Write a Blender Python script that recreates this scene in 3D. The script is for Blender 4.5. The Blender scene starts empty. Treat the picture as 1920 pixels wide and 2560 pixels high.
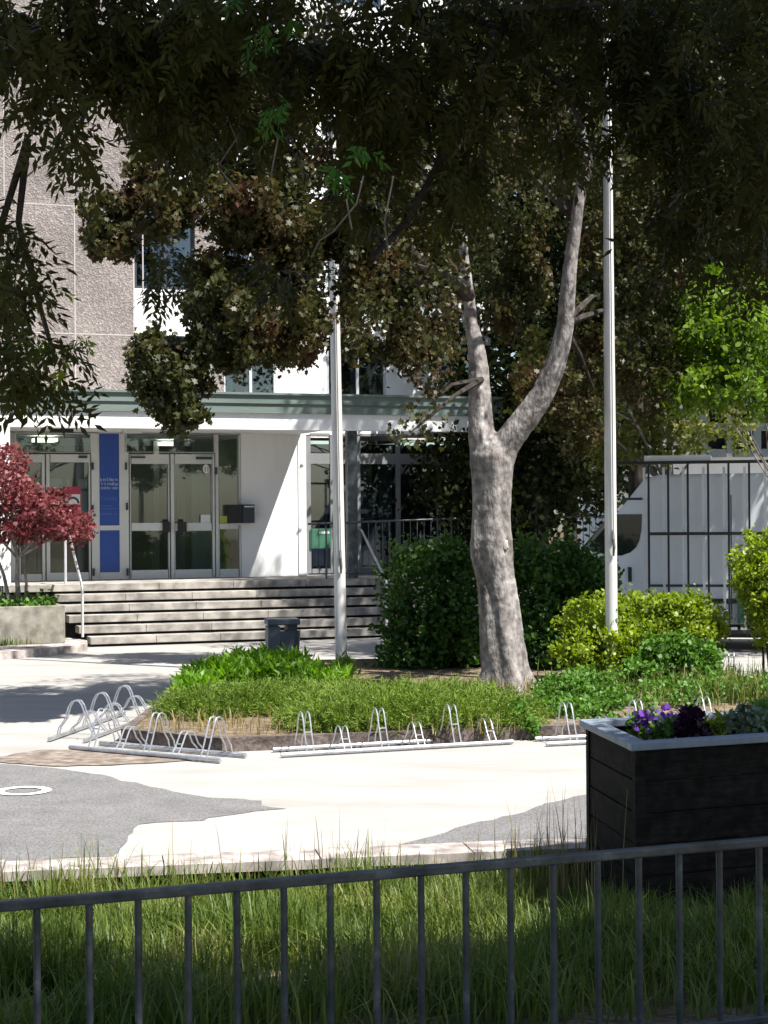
import bpy, bmesh, math, random
import numpy as np
from mathutils import Vector, Matrix

random.seed(7)
RNG = np.random.default_rng(11)
sc = bpy.context.scene
COL = sc.collection
R = math.radians

# ------------------------------------------------------------------ camera
F = 4300.0
CH = 2.2
roll, pitch = R(0.4), math.atan(10 / F)
fwd = Vector((0, math.cos(pitch), math.sin(pitch)))
up0 = Vector((0, -math.sin(pitch), math.cos(pitch)))
rt0 = Vector((1, 0, 0))
rt = rt0 * math.cos(roll) - up0 * math.sin(roll)
up = up0 * math.cos(roll) + rt0 * math.sin(roll)
CAM = Vector((0, 0, CH))
cd = bpy.data.cameras.new("camera")
cam = bpy.data.objects.new("camera", cd)
COL.objects.link(cam)
cd.sensor_fit = 'AUTO'
cd.sensor_width = 36
cd.lens = F / 2560 * 36
cd.clip_end = 600
m = Matrix(((rt.x, up.x, -fwd.x, 0), (rt.y, up.y, -fwd.y, 0), (rt.z, up.z, -fwd.z, 0), (0, 0, 0, 1)))
cam.matrix_world = Matrix.Translation(CAM) @ m
sc.camera = cam
K = 1920 / 1659


def ray(px, py):
    return fwd + rt * ((px - 960) / F) - up * ((py - 1280) / F)


def at(px, py, Y):
    d = ray(px, py)
    return CAM + d * (Y / d.y)


def D(x, y, Y):
    return at(x * K, y * K, Y)


def gp(px, py, z=0.0):
    d = ray(px, py)
    return CAM + d * ((z - CH) / d.z)


# ------------------------------------------------------------------ light
EL, AZ = R(58), R(58)
SD = Vector((math.sin(AZ) * math.cos(EL), -math.cos(AZ) * math.cos(EL), math.sin(EL))).normalized()
w = bpy.data.worlds.new("World")
sc.world = w
w.use_nodes = True
nt = w.node_tree
nt.nodes.clear()
sky = nt.nodes.new('ShaderNodeTexSky')
sky.sky_type = 'NISHITA'
sky.sun_disc = False
sky.sun_elevation = EL
sky.sun_rotation = math.atan2(SD.x, SD.y)
bg = nt.nodes.new('ShaderNodeBackground')
bg.inputs[1].default_value = 0.06
ow = nt.nodes.new('ShaderNodeOutputWorld')
nt.links.new(sky.outputs[0], bg.inputs[0])
nt.links.new(bg.outputs[0], ow.inputs[0])
sl = bpy.data.lights.new("sun", 'SUN')
sl.energy = 5.0
sl.angle = R(0.53)
sl.color = (1, 0.96, 0.9)
so = bpy.data.objects.new("sun", sl)
so.rotation_euler = (-SD).to_track_quat('-Z', 'Y').to_euler()
so.location = (10, -15, 30)
COL.objects.link(so)
sc.view_settings.view_transform = 'Standard'
sc.view_settings.look = 'None'
sc.view_settings.exposure = 1.32
sc.view_settings.gamma = 1.0
sc.cycles.max_bounces = 8
sc.cycles.transparent_max_bounces = 16
sc.cycles.caustics_reflective = False
sc.cycles.caustics_refractive = False


# ------------------------------------------------------------------ helpers
def hexc(r, g, b):
    return (r, g, b, 1)


class MB:
    def __init__(self):
        self.v, self.f = [], []

    def add(self, vs, fs):
        o = len(self.v)
        self.v += [tuple(x) for x in vs]
        self.f += [tuple(i + o for i in f) for f in fs]
        return self

    def hexa(self, b, t):
        """b, t: 4 bottom corners (counter-clockwise) and the 4 above them"""
        return self.add(list(b) + list(t), [(3, 2, 1, 0), (4, 5, 6, 7), (0, 1, 5, 4), (1, 2, 6, 5), (2, 3, 7, 6), (3, 0, 4, 7)])

    def box(self, x0, x1, y0, y1, z0, z1, M=None):
        b = [Vector((x0, y0, z0)), Vector((x1, y0, z0)), Vector((x1, y1, z0)), Vector((x0, y1, z0))]
        t = [p + Vector((0, 0, z1 - z0)) for p in b]
        if M is not None:
            b = [M @ p for p in b]
            t = [M @ p for p in t]
        return self.hexa(b, t)

    def prism(self, pts, z0, z1, M=None):
        n = len(pts)
        vs = [Vector((p[0], p[1], z0)) for p in pts] + [Vector((p[0], p[1], z1)) for p in pts]
        if M is not None:
            vs = [M @ p for p in vs]
        fs = [tuple(range(n - 1, -1, -1)), tuple(range(n, 2 * n))] + [(i, (i + 1) % n, n + (i + 1) % n, n + i) for i in range(n)]
        return self.add(vs, fs)

    def tube(self, path, rad, n=8, cap=True, jit=0.0):
        path = [Vector(p) for p in path]
        if not hasattr(rad, '__len__'):
            rad = [rad] * len(path)
        vs, fs = [], []
        prev = None
        for k, p in enumerate(path):
            a = path[max(0, k - 1)]
            b = path[min(len(path) - 1, k + 1)]
            d = (b - a).normalized()
            if prev is None:
                ref = Vector((1, 0, 0)) if abs(d.x) < 0.9 else Vector((0, 1, 0))
                e = (ref - d * ref.dot(d)).normalized()
            else:
                e = (prev - d * prev.dot(d)).normalized()
            prev = e
            g = d.cross(e)
            for i in range(n):
                t = 2 * math.pi * i / n
                r = rad[k] * (1 + (random.uniform(-jit, jit) if jit else 0))
                vs.append(p + (e * math.cos(t) + g * math.sin(t)) * r)
        for k in range(len(path) - 1):
            for i in range(n):
                j = (i + 1) % n
                fs.append((k * n + i, k * n + j, (k + 1) * n + j, (k + 1) * n + i))
        if cap:
            fs.append(tuple(range(n - 1, -1, -1)))
            o = (len(path) - 1) * n
            fs.append(tuple(range(o, o + n)))
        return self.add(vs, fs)

    def build(self, name, mat, parent=None, smooth=False, bevel=0.0):
        me = bpy.data.meshes.new(name)
        me.from_pydata(self.v, [], self.f)
        if bevel:
            bm = bmesh.new()
            bm.from_mesh(me)
            bmesh.ops.recalc_face_normals(bm, faces=bm.faces)
            bmesh.ops.bevel(bm, geom=[e for e in bm.edges if len(e.link_faces) == 2 and e.calc_face_angle(0) > 0.5], offset=bevel, segments=2, affect='EDGES', profile=0.6)
            bm.to_mesh(me)
            bm.free()
        me.update()
        if smooth:
            me.shade_smooth()
            try:
                me.set_sharp_from_angle(angle=R(50))
            except Exception:
                pass
        o = bpy.data.objects.new(name, me)
        COL.objects.link(o)
        if mat is not None:
            me.materials.append(mat)
        if parent is not None:
            o.parent = parent
            o.matrix_parent_inverse = parent.matrix_basis.inverted()
        return o


def tag(o, label, cat, group=None, kind=None):
    if label:
        o['label'] = label
    if cat:
        o['category'] = cat
    if group:
        o['group'] = group
    if kind:
        o['kind'] = kind
    return o


def struct(o):
    o['kind'] = 'structure'
    return o


def thing(name, label, cat, loc, group=None, rz=0):
    o = bpy.data.objects.new(name, None)
    o.empty_display_size = 0.2
    COL.objects.link(o)
    o.location = loc
    o.rotation_euler = (0, 0, rz)
    return tag(o, label, cat, group)


def raw(name, V, FI, FS, mat, parent=None):
    """numpy mesh: V (n,3); FI flat loop indices; FS loop counts"""
    me = bpy.data.meshes.new(name)
    me.vertices.add(len(V))
    me.vertices.foreach_set('co', np.asarray(V, dtype=np.float32).ravel())
    me.loops.add(len(FI))
    me.loops.foreach_set('vertex_index', np.asarray(FI, dtype=np.int32))
    me.polygons.add(len(FS))
    st = np.concatenate([[0], np.cumsum(FS)[:-1]]).astype(np.int32)
    me.polygons.foreach_set('loop_start', st)
    me.polygons.foreach_set('loop_total', np.asarray(FS, dtype=np.int32))
    me.update(calc_edges=True)
    me.validate()
    me.materials.append(mat)
    o = bpy.data.objects.new(name, me)
    COL.objects.link(o)
    if parent is not None:
        o.parent = parent
        o.matrix_parent_inverse = parent.matrix_basis.inverted()
    return o


# ------------------------------------------------------------------ materials
def newmat(name):
    mt = bpy.data.materials.new(name)
    mt.use_nodes = True
    t = mt.node_tree
    b = t.nodes['Principled BSDF']
    return mt, t, b


def ramp(t, cols, pos=None):
    n = t.nodes.new('ShaderNodeValToRGB')
    e = n.color_ramp.elements
    pos = pos or [i / (len(cols) - 1) for i in range(len(cols))]
    while len(e) < len(cols):
        e.new(0.5)
    for k, c in enumerate(cols):
        e[k].position = pos[k]
        e[k].color = (*c, 1)
    return n


def mat(name, cols, scale=4.0, rough=0.7, bump=0.15, detail=6, stretch=(1, 1, 1), metal=0.0, spec=0.4, fine=0.0, bscale=None, dist=0.02, coord='Object'):
    mt, t, b = newmat(name)
    tc = t.nodes.new('ShaderNodeTexCoord')
    mp = t.nodes.new('ShaderNodeMapping')
    mp.inputs['Scale'].default_value = stretch
    t.links.new(tc.outputs[coord], mp.inputs[0])
    no = t.nodes.new('ShaderNodeTexNoise')
    no.inputs['Scale'].default_value = scale
    no.inputs['Detail'].default_value = detail
    no.inputs['Roughness'].default_value = 0.65
    t.links.new(mp.outputs[0], no.inputs['Vector'])
    rp = ramp(t, cols, [0.3 + 0.4 * i / max(1, len(cols) - 1) for i in range(len(cols))])
    t.links.new(no.outputs['Fac'], rp.inputs[0])
    src = rp.outputs[0]
    if fine:
        n2 = t.nodes.new('ShaderNodeTexNoise')
        n2.inputs['Scale'].default_value = fine
        n2.inputs['Detail'].default_value = 3
        t.links.new(tc.outputs[coord], n2.inputs['Vector'])
        r2 = ramp(t, [(0.5, 0.5, 0.5), (1.3, 1.3, 1.3)], [0.35, 0.65])
        t.links.new(n2.outputs['Fac'], r2.inputs[0])
        mx = t.nodes.new('ShaderNodeMix')
        mx.data_type = 'RGBA'
        mx.blend_type = 'MULTIPLY'
        mx.inputs[0].default_value = 0.8
        t.links.new(src, mx.inputs[6])
        t.links.new(r2.outputs[0], mx.inputs[7])
        src = mx.outputs[2]
    t.links.new(src, b.inputs['Base Color'])
    b.inputs['Roughness'].default_value = rough
    b.inputs['Metallic'].default_value = metal
    b.inputs['Specular IOR Level'].default_value = spec
    if bump:
        nb = t.nodes.new('ShaderNodeTexNoise')
        nb.inputs['Scale'].default_value = bscale or scale * 6
        nb.inputs['Detail'].default_value = 5
        t.links.new(mp.outputs[0], nb.inputs['Vector'])
        bp = t.nodes.new('ShaderNodeBump')
        bp.inputs['Strength'].default_value = bump
        bp.inputs['Distance'].default_value = dist
        t.links.new(nb.outputs['Fac'], bp.inputs['Height'])
        t.links.new(bp.outputs[0], b.inputs['Normal'])
    return mt


def leafmat(name, cols, transl=0.3, rough=0.45, pos=None, spec=0.25, patch=0.55, pscale=1.6):
    mt, t, b = newmat(name)
    g = t.nodes.new('ShaderNodeNewGeometry')
    rp = ramp(t, cols, pos)
    tc = t.nodes.new('ShaderNodeTexCoord')
    no = t.nodes.new('ShaderNodeTexNoise')
    no.inputs['Scale'].default_value = pscale
    no.inputs['Detail'].default_value = 2
    t.links.new(tc.outputs['Object'], no.inputs['Vector'])
    mr = t.nodes.new('ShaderNodeMapRange')
    mr.inputs[1].default_value = .3
    mr.inputs[2].default_value = .7
    t.links.new(no.outputs['Fac'], mr.inputs[0])
    mf = t.nodes.new('ShaderNodeMix')
    mf.inputs[0].default_value = patch
    t.links.new(g.outputs['Random Per Island'], mf.inputs[2])
    t.links.new(mr.outputs[0], mf.inputs[3])
    t.links.new(mf.outputs[0], rp.inputs[0])
    t.links.new(rp.outputs[0], b.inputs['Base Color'])
    b.inputs['Roughness'].default_value = rough
    b.inputs['Specular IOR Level'].default_value = spec
    tr = t.nodes.new('ShaderNodeBsdfTranslucent')
    hs = t.nodes.new('ShaderNodeHueSaturation')
    hs.inputs['Value'].default_value = 1.3
    hs.inputs['Saturation'].default_value = 1.15
    t.links.new(rp.outputs[0], hs.inputs['Color'])
    t.links.new(hs.outputs[0], tr.inputs['Color'])
    mx = t.nodes.new('ShaderNodeMixShader')
    mx.inputs[0].default_value = transl
    t.links.new(b.outputs[0], mx.inputs[1])
    t.links.new(tr.outputs[0], mx.inputs[2])
    t.links.new(mx.outputs[0], t.nodes['Material Output'].inputs['Surface'])
    return mt


def glassmat(name, tint=(0.75, 0.82, 0.8), refl=0.08):
    mt, t, b = newmat(name)
    t.nodes.remove(b)
    tr = t.nodes.new('ShaderNodeBsdfTransparent')
    tr.inputs[0].default_value = (*tint, 1)
    gl = t.nodes.new('ShaderNodeBsdfGlossy')
    gl.inputs['Roughness'].default_value = 0.02
    gl.inputs['Color'].default_value = (0.9, 0.95, 1, 1)
    lw = t.nodes.new('ShaderNodeLayerWeight')
    lw.inputs[0].default_value = 0.25
    ma = t.nodes.new('ShaderNodeMath')
    ma.operation = 'ADD'
    ma.inputs[1].default_value = refl
    t.links.new(lw.outputs['Fresnel'], ma.inputs[0])
    mx = t.nodes.new('ShaderNodeMixShader')
    t.links.new(ma.outputs[0], mx.inputs[0])
    t.links.new(tr.outputs[0], mx.inputs[1])
    t.links.new(gl.outputs[0], mx.inputs[2])
    t.links.new(mx.outputs[0], t.nodes['Material Output'].inputs['Surface'])
    return mt


def emat(name, col, s):
    mt, t, b = newmat(name)
    b.inputs['Emission Color'].default_value = (*col, 1)
    b.inputs['Emission Strength'].default_value = s
    return mt


def barkmat(name, c1, c2, c3):
    mt = mat(name, [c1, c2, c3], scale=7, stretch=(1.6, 1.6, 0.28), rough=0.9, bump=0.7, bscale=26, dist=0.03, spec=0.15, fine=9)
    return mt


M = {}
M['plaza'] = mat('plaza_concrete', [(0.245, 0.234, 0.215), (0.295, 0.285, 0.268), (0.325, 0.315, 0.298)], scale=1.5, stretch=(0.35, 1.2, 1), rough=0.9, bump=0.15, bscale=45, fine=0, detail=10, dist=0.006, spec=0.2, coord='Object')
M['asphalt'] = mat('asphalt', [(0.125, 0.122, 0.122), (0.15, 0.147, 0.146), (0.175, 0.17, 0.168)], scale=2.2, rough=0.9, bump=0.3, bscale=70, fine=60, dist=0.006, spec=0.2)
M['paint_white'] = mat('marking_paint', [(0.7, 0.7, 0.69), (0.82, 0.82, 0.8)], scale=12, rough=0.7, bump=0.1)
M['dirt'] = mat('bare_dirt', [(0.15, 0.122, 0.10), (0.19, 0.158, 0.132), (0.235, 0.205, 0.18)], scale=3.5, rough=0.95, bump=0.4, fine=8, spec=0.1)
M['kerb_tan'] = mat('kerb_stone', [(0.30, 0.265, 0.245), (0.38, 0.34, 0.315)], scale=3, rough=0.9, bump=0.2, fine=6, spec=0.15)
M['kerb_dark'] = mat('dark_kerb', [(0.06, 0.045, 0.04), (0.11, 0.088, 0.078), (0.17, 0.14, 0.125)], scale=6, rough=0.9, bump=0.4, fine=25, spec=0.2)
M['mulch'] = mat('dry_mulch', [(0.09, 0.066, 0.045), (0.16, 0.122, 0.082), (0.26, 0.21, 0.145)], scale=8, rough=0.95, bump=0.8, fine=30, spec=0.1)
M['soil'] = mat('soil', [(0.05, 0.037, 0.025), (0.09, 0.066, 0.042), (0.15, 0.115, 0.07)], scale=5, rough=0.95, bump=0.8, fine=25, spec=0.1)
M['bank'] = mat('dry_earth', [(0.08, 0.062, 0.04), (0.14, 0.112, 0.075), (0.20, 0.165, 0.115)], scale=4, rough=0.95, bump=0.8, fine=20, spec=0.1)
M['frame_dim'] = mat('grey_window_frame', [(0.17, 0.18, 0.185), (0.22, 0.23, 0.235)], scale=2, rough=0.45, bump=0.02)
M['gap_shade'] = mat('gap_shade', [(0.012, 0.011, 0.01), (0.02, 0.018, 0.016)], scale=5, rough=0.95, bump=0)  # near-black colour stands in for shade inside gaps
M['step'] = mat('step_concrete', [(0.25, 0.23, 0.205), (0.30, 0.28, 0.255), (0.35, 0.33, 0.30)], scale=2.0, stretch=(0.5, 0.5, 3), rough=0.9, bump=0.3, bscale=40, fine=4, dist=0.008, spec=0.15)
M['planter_conc'] = mat('planter_concrete', [(0.19, 0.175, 0.14), (0.26, 0.245, 0.205), (0.30, 0.285, 0.25)], scale=1.6, stretch=(1.5, 1.5, 0.6), rough=0.9, bump=0.25, bscale=50, fine=5, dist=0.006, spec=0.15)
M['white_wall'] = mat('white_plaster', [(0.69, 0.69, 0.68), (0.77, 0.775, 0.77), (0.80, 0.80, 0.79)], scale=1.6, stretch=(1.5, 1.5, .35), rough=0.85, bump=0.08, bscale=80, spec=0.2)
M['copper'] = mat('green_fascia', [(0.11, 0.145, 0.13), (0.14, 0.18, 0.162), (0.165, 0.205, 0.187)], scale=1.5, stretch=(0.6, 0.6, 3), rough=0.6, bump=0.1, metal=0.2)
M['panel'] = None
M['joint'] = mat('joint_sealant', [(0.36, 0.33, 0.315), (0.43, 0.40, 0.38)], scale=6, rough=0.8, bump=0.1)
M['alu'] = mat('door_frame_grey', [(0.54, 0.57, 0.555), (0.60, 0.63, 0.615)], scale=2, rough=0.4, bump=0.02, metal=0.0)
M['alu_light'] = mat('bright_aluminium', [(0.55, 0.57, 0.59), (0.66, 0.68, 0.7)], scale=3, rough=0.35, bump=0.02, metal=0.4)
M['blue'] = mat('blue_sign_panel', [(0.022, 0.068, 0.29), (0.03, 0.082, 0.34)], scale=1.5, rough=0.4, bump=0)
M['letter'] = mat('sign_lettering', [(0.30, 0.36, 0.52), (0.36, 0.42, 0.58)], scale=4, rough=0.5, bump=0)
M['letter_dim'] = mat('small_sign_lettering', [(0.07, 0.14, 0.40), (0.09, 0.16, 0.42)], scale=4, rough=0.5, bump=0)
M['black'] = mat('black_metal', [(0.012, 0.012, 0.014), (0.02, 0.02, 0.023)], scale=5, rough=0.45, bump=0.05)
M['slate'] = mat('slate_metal', [(0.03, 0.038, 0.05), (0.04, 0.05, 0.065)], scale=5, rough=0.5, bump=0.03)
M['grey_metal'] = mat('weathered_grey_paint', [(0.03, 0.037, 0.04), (0.055, 0.065, 0.069), (0.08, 0.092, 0.096), (0.15, 0.165, 0.17)], scale=7, rough=0.45, bump=0.15, metal=0.35)
M['galv'] = mat('galvanised_steel', [(0.34, 0.35, 0.37), (0.46, 0.47, 0.49), (0.56, 0.57, 0.58)], scale=14, rough=0.38, bump=0.05, metal=0.75)
M['pole'] = mat('white_pole_paint', [(0.50, 0.49, 0.48), (0.60, 0.595, 0.585), (0.66, 0.655, 0.65)], scale=3, stretch=(2, 2, 0.5), rough=0.35, bump=0.06, metal=0.15)
M['rope'] = mat('halyard_rope', [(0.10, 0.095, 0.09), (0.15, 0.145, 0.14)], scale=30, rough=0.9, bump=0.2)
M['bin'] = mat('bin_paint', [(0.055, 0.072, 0.10), (0.075, 0.095, 0.125)], scale=4, rough=0.45, bump=0.08, metal=0.2)
M['glass'] = glassmat('door_glass', (0.78, 0.85, 0.82), 0.06)
M['win_glass'] = glassmat('window_glass', (0.5, 0.58, 0.6), 0.12)
M['dark_int'] = mat('lobby_walls', [(0.26, 0.28, 0.26), (0.34, 0.36, 0.335)], scale=1, rough=0.8, bump=0)
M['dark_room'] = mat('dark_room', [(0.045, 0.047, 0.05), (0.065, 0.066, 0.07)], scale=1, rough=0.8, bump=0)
M['blind'] = mat('pale_blind', [(0.42, 0.43, 0.42), (0.52, 0.53, 0.52)], scale=2, stretch=(18, 18, 0.3), rough=0.8, bump=0.1)
M['curtain'] = mat('pale_curtain', [(0.45, 0.50, 0.54), (0.6, 0.64, 0.66)], scale=2, stretch=(10, 10, 0.2), rough=0.85, bump=0.2)
M['lamp'] = emat('lit_lamp', (1, 0.95, 0.8), 1.2)
M['red'] = mat('red_poster', [(0.32, 0.03, 0.06), (0.40, 0.045, 0.09)], scale=3, rough=0.6, bump=0)
M['paper'] = mat('white_paper', [(0.6, 0.62, 0.6), (0.68, 0.7, 0.68)], scale=3, rough=0.8, bump=0)
M['yellow'] = mat('yellow_paper', [(0.42, 0.46, 0.09), (0.5, 0.53, 0.13)], scale=3, rough=0.8, bump=0)
M['green_bin'] = mat('green_plastic', [(0.035, 0.12, 0.075), (0.05, 0.15, 0.095)], scale=3, rough=0.5, bump=0.03)
M['van'] = mat('van_white_paint', [(0.58, 0.63, 0.69), (0.64, 0.68, 0.73)], scale=1.2, rough=0.25, bump=0.0, spec=0.6)
M['rubber'] = mat('tyre_rubber', [(0.015, 0.015, 0.015), (0.03, 0.03, 0.03)], scale=8, rough=0.8, bump=0.1)
M['tint'] = mat('tinted_glass', [(0.012, 0.018, 0.018), (0.02, 0.028, 0.026)], scale=2, rough=0.05, bump=0, spec=0.8)
M['glass_reflect'] = mat('green_glass_reflection', [(0.05, 0.13, 0.10), (0.07, 0.17, 0.13)], scale=2, rough=0.1, bump=0, spec=0.7)  # green colour stands in for a reflection in the glass
M['wood_dark'] = mat('weathered_boards', [(0.010, 0.009, 0.008), (0.017, 0.015, 0.013), (0.028, 0.025, 0.022)], scale=3, stretch=(1, 1, 9), rough=0.85, bump=0.4, fine=14, spec=0.1)
M['wood_rim'] = mat('grey_rim_board', [(0.15, 0.185, 0.22), (0.20, 0.24, 0.285), (0.26, 0.30, 0.345)], scale=2, stretch=(3, 3, 1), rough=0.55, bump=0.2, fine=0, spec=0.35)
M['bark'] = mat('tree_bark', [(0.10, 0.088, 0.082), (0.19, 0.172, 0.162), (0.235, 0.217, 0.207), (0.33, 0.312, 0.30)], scale=4.5, stretch=(1.2, 1.2, 0.5), rough=0.9, bump=0.9, bscale=17, dist=0.03, spec=0.15, fine=13, detail=9)
M['bark_dark'] = barkmat('dark_bark', (0.025, 0.021, 0.018), (0.045, 0.038, 0.033), (0.07, 0.06, 0.052))
M['bark_pale'] = barkmat('pale_bark', (0.17, 0.15, 0.135), (0.26, 0.235, 0.215), (0.34, 0.31, 0.29))
M['lattice'] = mat('grey_block_screen', [(0.17, 0.21, 0.22), (0.22, 0.26, 0.27)], scale=2, rough=0.85, bump=0.1)

M['scar'] = mat('pale_bark_scar', [(0.42, 0.38, 0.33), (0.55, 0.50, 0.44)], scale=20, rough=0.9, bump=0.4)
# exposed aggregate concrete panels
mt, t, b = newmat('aggregate_panel')
tc = t.nodes.new('ShaderNodeTexCoord')
vo = t.nodes.new('ShaderNodeTexVoronoi')
vo.inputs['Scale'].default_value = 30
t.links.new(tc.outputs['Object'], vo.inputs['Vector'])
rp = ramp(t, [(0.165, 0.145, 0.137), (0.205, 0.183, 0.172), (0.225, 0.202, 0.192), (0.31, 0.285, 0.268)], [0.0, 0.4, 0.7, 1.0])
sx = t.nodes.new('ShaderNodeSeparateColor')
t.links.new(vo.outputs['Color'], sx.inputs[0])
t.links.new(sx.outputs[0], rp.inputs[0])
no = t.nodes.new('ShaderNodeTexNoise')
no.inputs['Scale'].default_value = 1.3
no.inputs['Detail'].default_value = 8
t.links.new(tc.outputs['Object'], no.inputs['Vector'])
r2 = ramp(t, [(0.8, 0.78, 0.78), (1.15, 1.12, 1.1)], [0.3, 0.7])
t.links.new(no.outputs['Fac'], r2.inputs[0])
mx = t.nodes.new('ShaderNodeMix')
mx.data_type = 'RGBA'
mx.blend_type = 'MULTIPLY'
mx.inputs[0].default_value = 1
t.links.new(rp.outputs[0], mx.inputs[6])
t.links.new(r2.outputs[0], mx.inputs[7])
t.links.new(mx.outputs[2], b.inputs['Base Color'])
bp = t.nodes.new('ShaderNodeBump')
bp.inputs['Strength'].default_value = 0.6
bp.inputs['Distance'].default_value = 0.02
t.links.new(vo.outputs['Distance'], bp.inputs['Height'])
t.links.new(bp.outputs[0], b.inputs['Normal'])
b.inputs['Roughness'].default_value = 0.9
M['panel'] = mt

# foliage
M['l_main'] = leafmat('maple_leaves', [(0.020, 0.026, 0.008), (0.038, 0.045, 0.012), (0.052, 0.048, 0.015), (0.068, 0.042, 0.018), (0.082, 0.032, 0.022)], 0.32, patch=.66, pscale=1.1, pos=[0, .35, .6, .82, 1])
M['l_fore'] = leafmat('ash_leaves', [(0.020, 0.025, 0.008), (0.036, 0.041, 0.012), (0.056, 0.056, 0.017), (0.07, 0.095, 0.022)], 0.36, spec=0.12)
M['l_sunlit'] = leafmat('sunlit_ash_leaves', [(0.035, 0.10, 0.02), (0.06, 0.16, 0.03), (0.12, 0.24, 0.05)], 0.45)  # brighter green stands in for sunlight on these sprays
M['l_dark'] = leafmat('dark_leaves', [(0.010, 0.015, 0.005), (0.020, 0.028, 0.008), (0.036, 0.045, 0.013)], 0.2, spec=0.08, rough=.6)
M['l_bush'] = leafmat('bush_leaves', [(0.025, 0.06, 0.012), (0.045, 0.10, 0.018), (0.08, 0.16, 0.03)], 0.3)
M['l_olive'] = leafmat('olive_leaves', [(0.06, 0.075, 0.016), (0.11, 0.13, 0.028), (0.17, 0.19, 0.045), (0.22, 0.19, 0.06)], 0.4)
M['l_bright'] = leafmat('bright_leaves', [(0.07, 0.17, 0.014), (0.13, 0.26, 0.022), (0.21, 0.35, 0.04)], 0.45)
M['l_lime'] = leafmat('lime_leaves', [(0.07, 0.13, 0.018), (0.12, 0.20, 0.026), (0.20, 0.28, 0.045)], 0.42)
M['l_sun_yellow'] = leafmat('sunlit_yellow_leaves', [(0.10, 0.17, 0.02), (0.20, 0.26, 0.03), (0.30, 0.32, 0.06)], 0.5)  # yellow green stands in for sunlight on shaded leaves
M['l_golden'] = leafmat('golden_leaves', [(0.11, 0.17, 0.016), (0.20, 0.27, 0.026), (0.29, 0.36, 0.05)], 0.4)
M['l_mid'] = leafmat('green_leaves', [(0.05, 0.11, 0.016), (0.085, 0.18, 0.028), (0.13, 0.25, 0.05)], 0.35)
M['l_juniper'] = leafmat('juniper_sprays', [(0.075, 0.125, 0.018), (0.13, 0.20, 0.03), (0.19, 0.26, 0.045)], 0.3, rough=0.7)
M['l_red'] = leafmat('red_maple_leaves', [(0.07, 0.012, 0.014), (0.13, 0.026, 0.03), (0.22, 0.07, 0.075), (0.12, 0.05, 0.03)], 0.3)
M['l_purple'] = leafmat('purple_petals', [(0.10, 0.025, 0.26), (0.16, 0.045, 0.36), (0.22, 0.09, 0.42)], 0.3)
M['l_plum'] = leafmat('plum_leaves', [(0.008, 0.003, 0.008), (0.018, 0.006, 0.017), (0.05, 0.012, 0.05)], 0.15)
M['l_pale'] = leafmat('pale_leaves', [(0.10, 0.15, 0.09), (0.17, 0.22, 0.15), (0.26, 0.30, 0.22)], 0.3)
M['grass'] = leafmat('grass_blades', [(0.042, 0.08, 0.012), (0.09, 0.135, 0.024), (0.17, 0.20, 0.048), (0.30, 0.265, 0.12)], 0.35, pos=[0, .45, .8, 1])
M['straw'] = leafmat('dry_grass', [(0.14, 0.13, 0.045), (0.24, 0.19, 0.08), (0.32, 0.26, 0.13)], 0.3)
M['mossy'] = leafmat('moss', [(0.05, 0.06, 0.018), (0.09, 0.10, 0.03)], 0.1)

# ------------------------------------------------------------------ leaf shapes and scatter
SH = {
    'oval': [(0, 0), (0.28, 0.22), (0.32, 0.55), (0, 1), (-0.32, 0.55), (-0.28, 0.22)],
    'lance': [(0, 0), (0.15, 0.35), (0, 1), (-0.15, 0.35)],
    'maple': [(0, 0), (0.16, 0.2), (0.52, 0.12), (0.34, 0.42), (0.5, 0.68), (0.2, 0.66), (0, 1.05), (-0.2, 0.66), (-0.5, 0.68), (-0.34, 0.42), (-0.52, 0.12), (-0.16, 0.2)],
    'needle': [(0, 0), (0.09, 0.3), (0.0, 1), (-0.09, 0.3)],
    'petal': [(0.5, 0), (0.25, 0.43), (-0.25, 0.43), (-0.5, 0), (-0.25, -0.43), (0.25, -0.43)],
}


def nrm(a):
    return a / np.maximum(1e-9, np.linalg.norm(a, axis=1, keepdims=True))


def leaves(name, P, size, shape, mt, parent=None, direc=None, spread=1.0, flat=0.0, fold=0.12):
    """one leaf per point of P; direc: preferred growing direction (n,3) or (3,), spread: randomness"""
    P = np.asarray(P, dtype=float)
    n = len(P)
    sh = np.array(SH[shape], dtype=float)
    k = len(sh)
    d = RNG.normal(size=(n, 3)) * spread
    if direc is not None:
        d = d + np.asarray(direc)
    d = nrm(d)
    nn = RNG.normal(size=(n, 3))
    nn[:, 2] += flat
    nn = nn - d * (nn * d).sum(1, keepdims=True)
    nn = nrm(nn)
    s = np.cross(d, nn)
    sz = size * RNG.uniform(0.65, 1.25, size=(n, 1))
    V = np.zeros((n, k, 3))
    for i, (a, bb) in enumerate(sh):
        V[:, i] = P + s * sz * a + d * sz * bb + nn * sz * (fold * abs(a) - 0.12 * bb * bb)
    FI = np.arange(n * k)
    FS = np.full(n, k)
    return raw(name, V.reshape(-1, 3), FI, FS, mt, parent)


def blob(n, c, r, clumps=40, sig=0.16, shell=0.55):
    """n points in clumps inside an ellipsoid, denser near its skin"""
    c, r = np.asarray(c, float), np.asarray(r, float)
    u = nrm(RNG.normal(size=(clumps, 3)))
    rad = RNG.uniform(shell ** 3, 1, size=(clumps, 1)) ** (1 / 3)
    cc = u * rad
    idx = RNG.integers(0, clumps, size=n)
    p = cc[idx] + RNG.normal(size=(n, 3)) * sig
    return c + p * r


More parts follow.
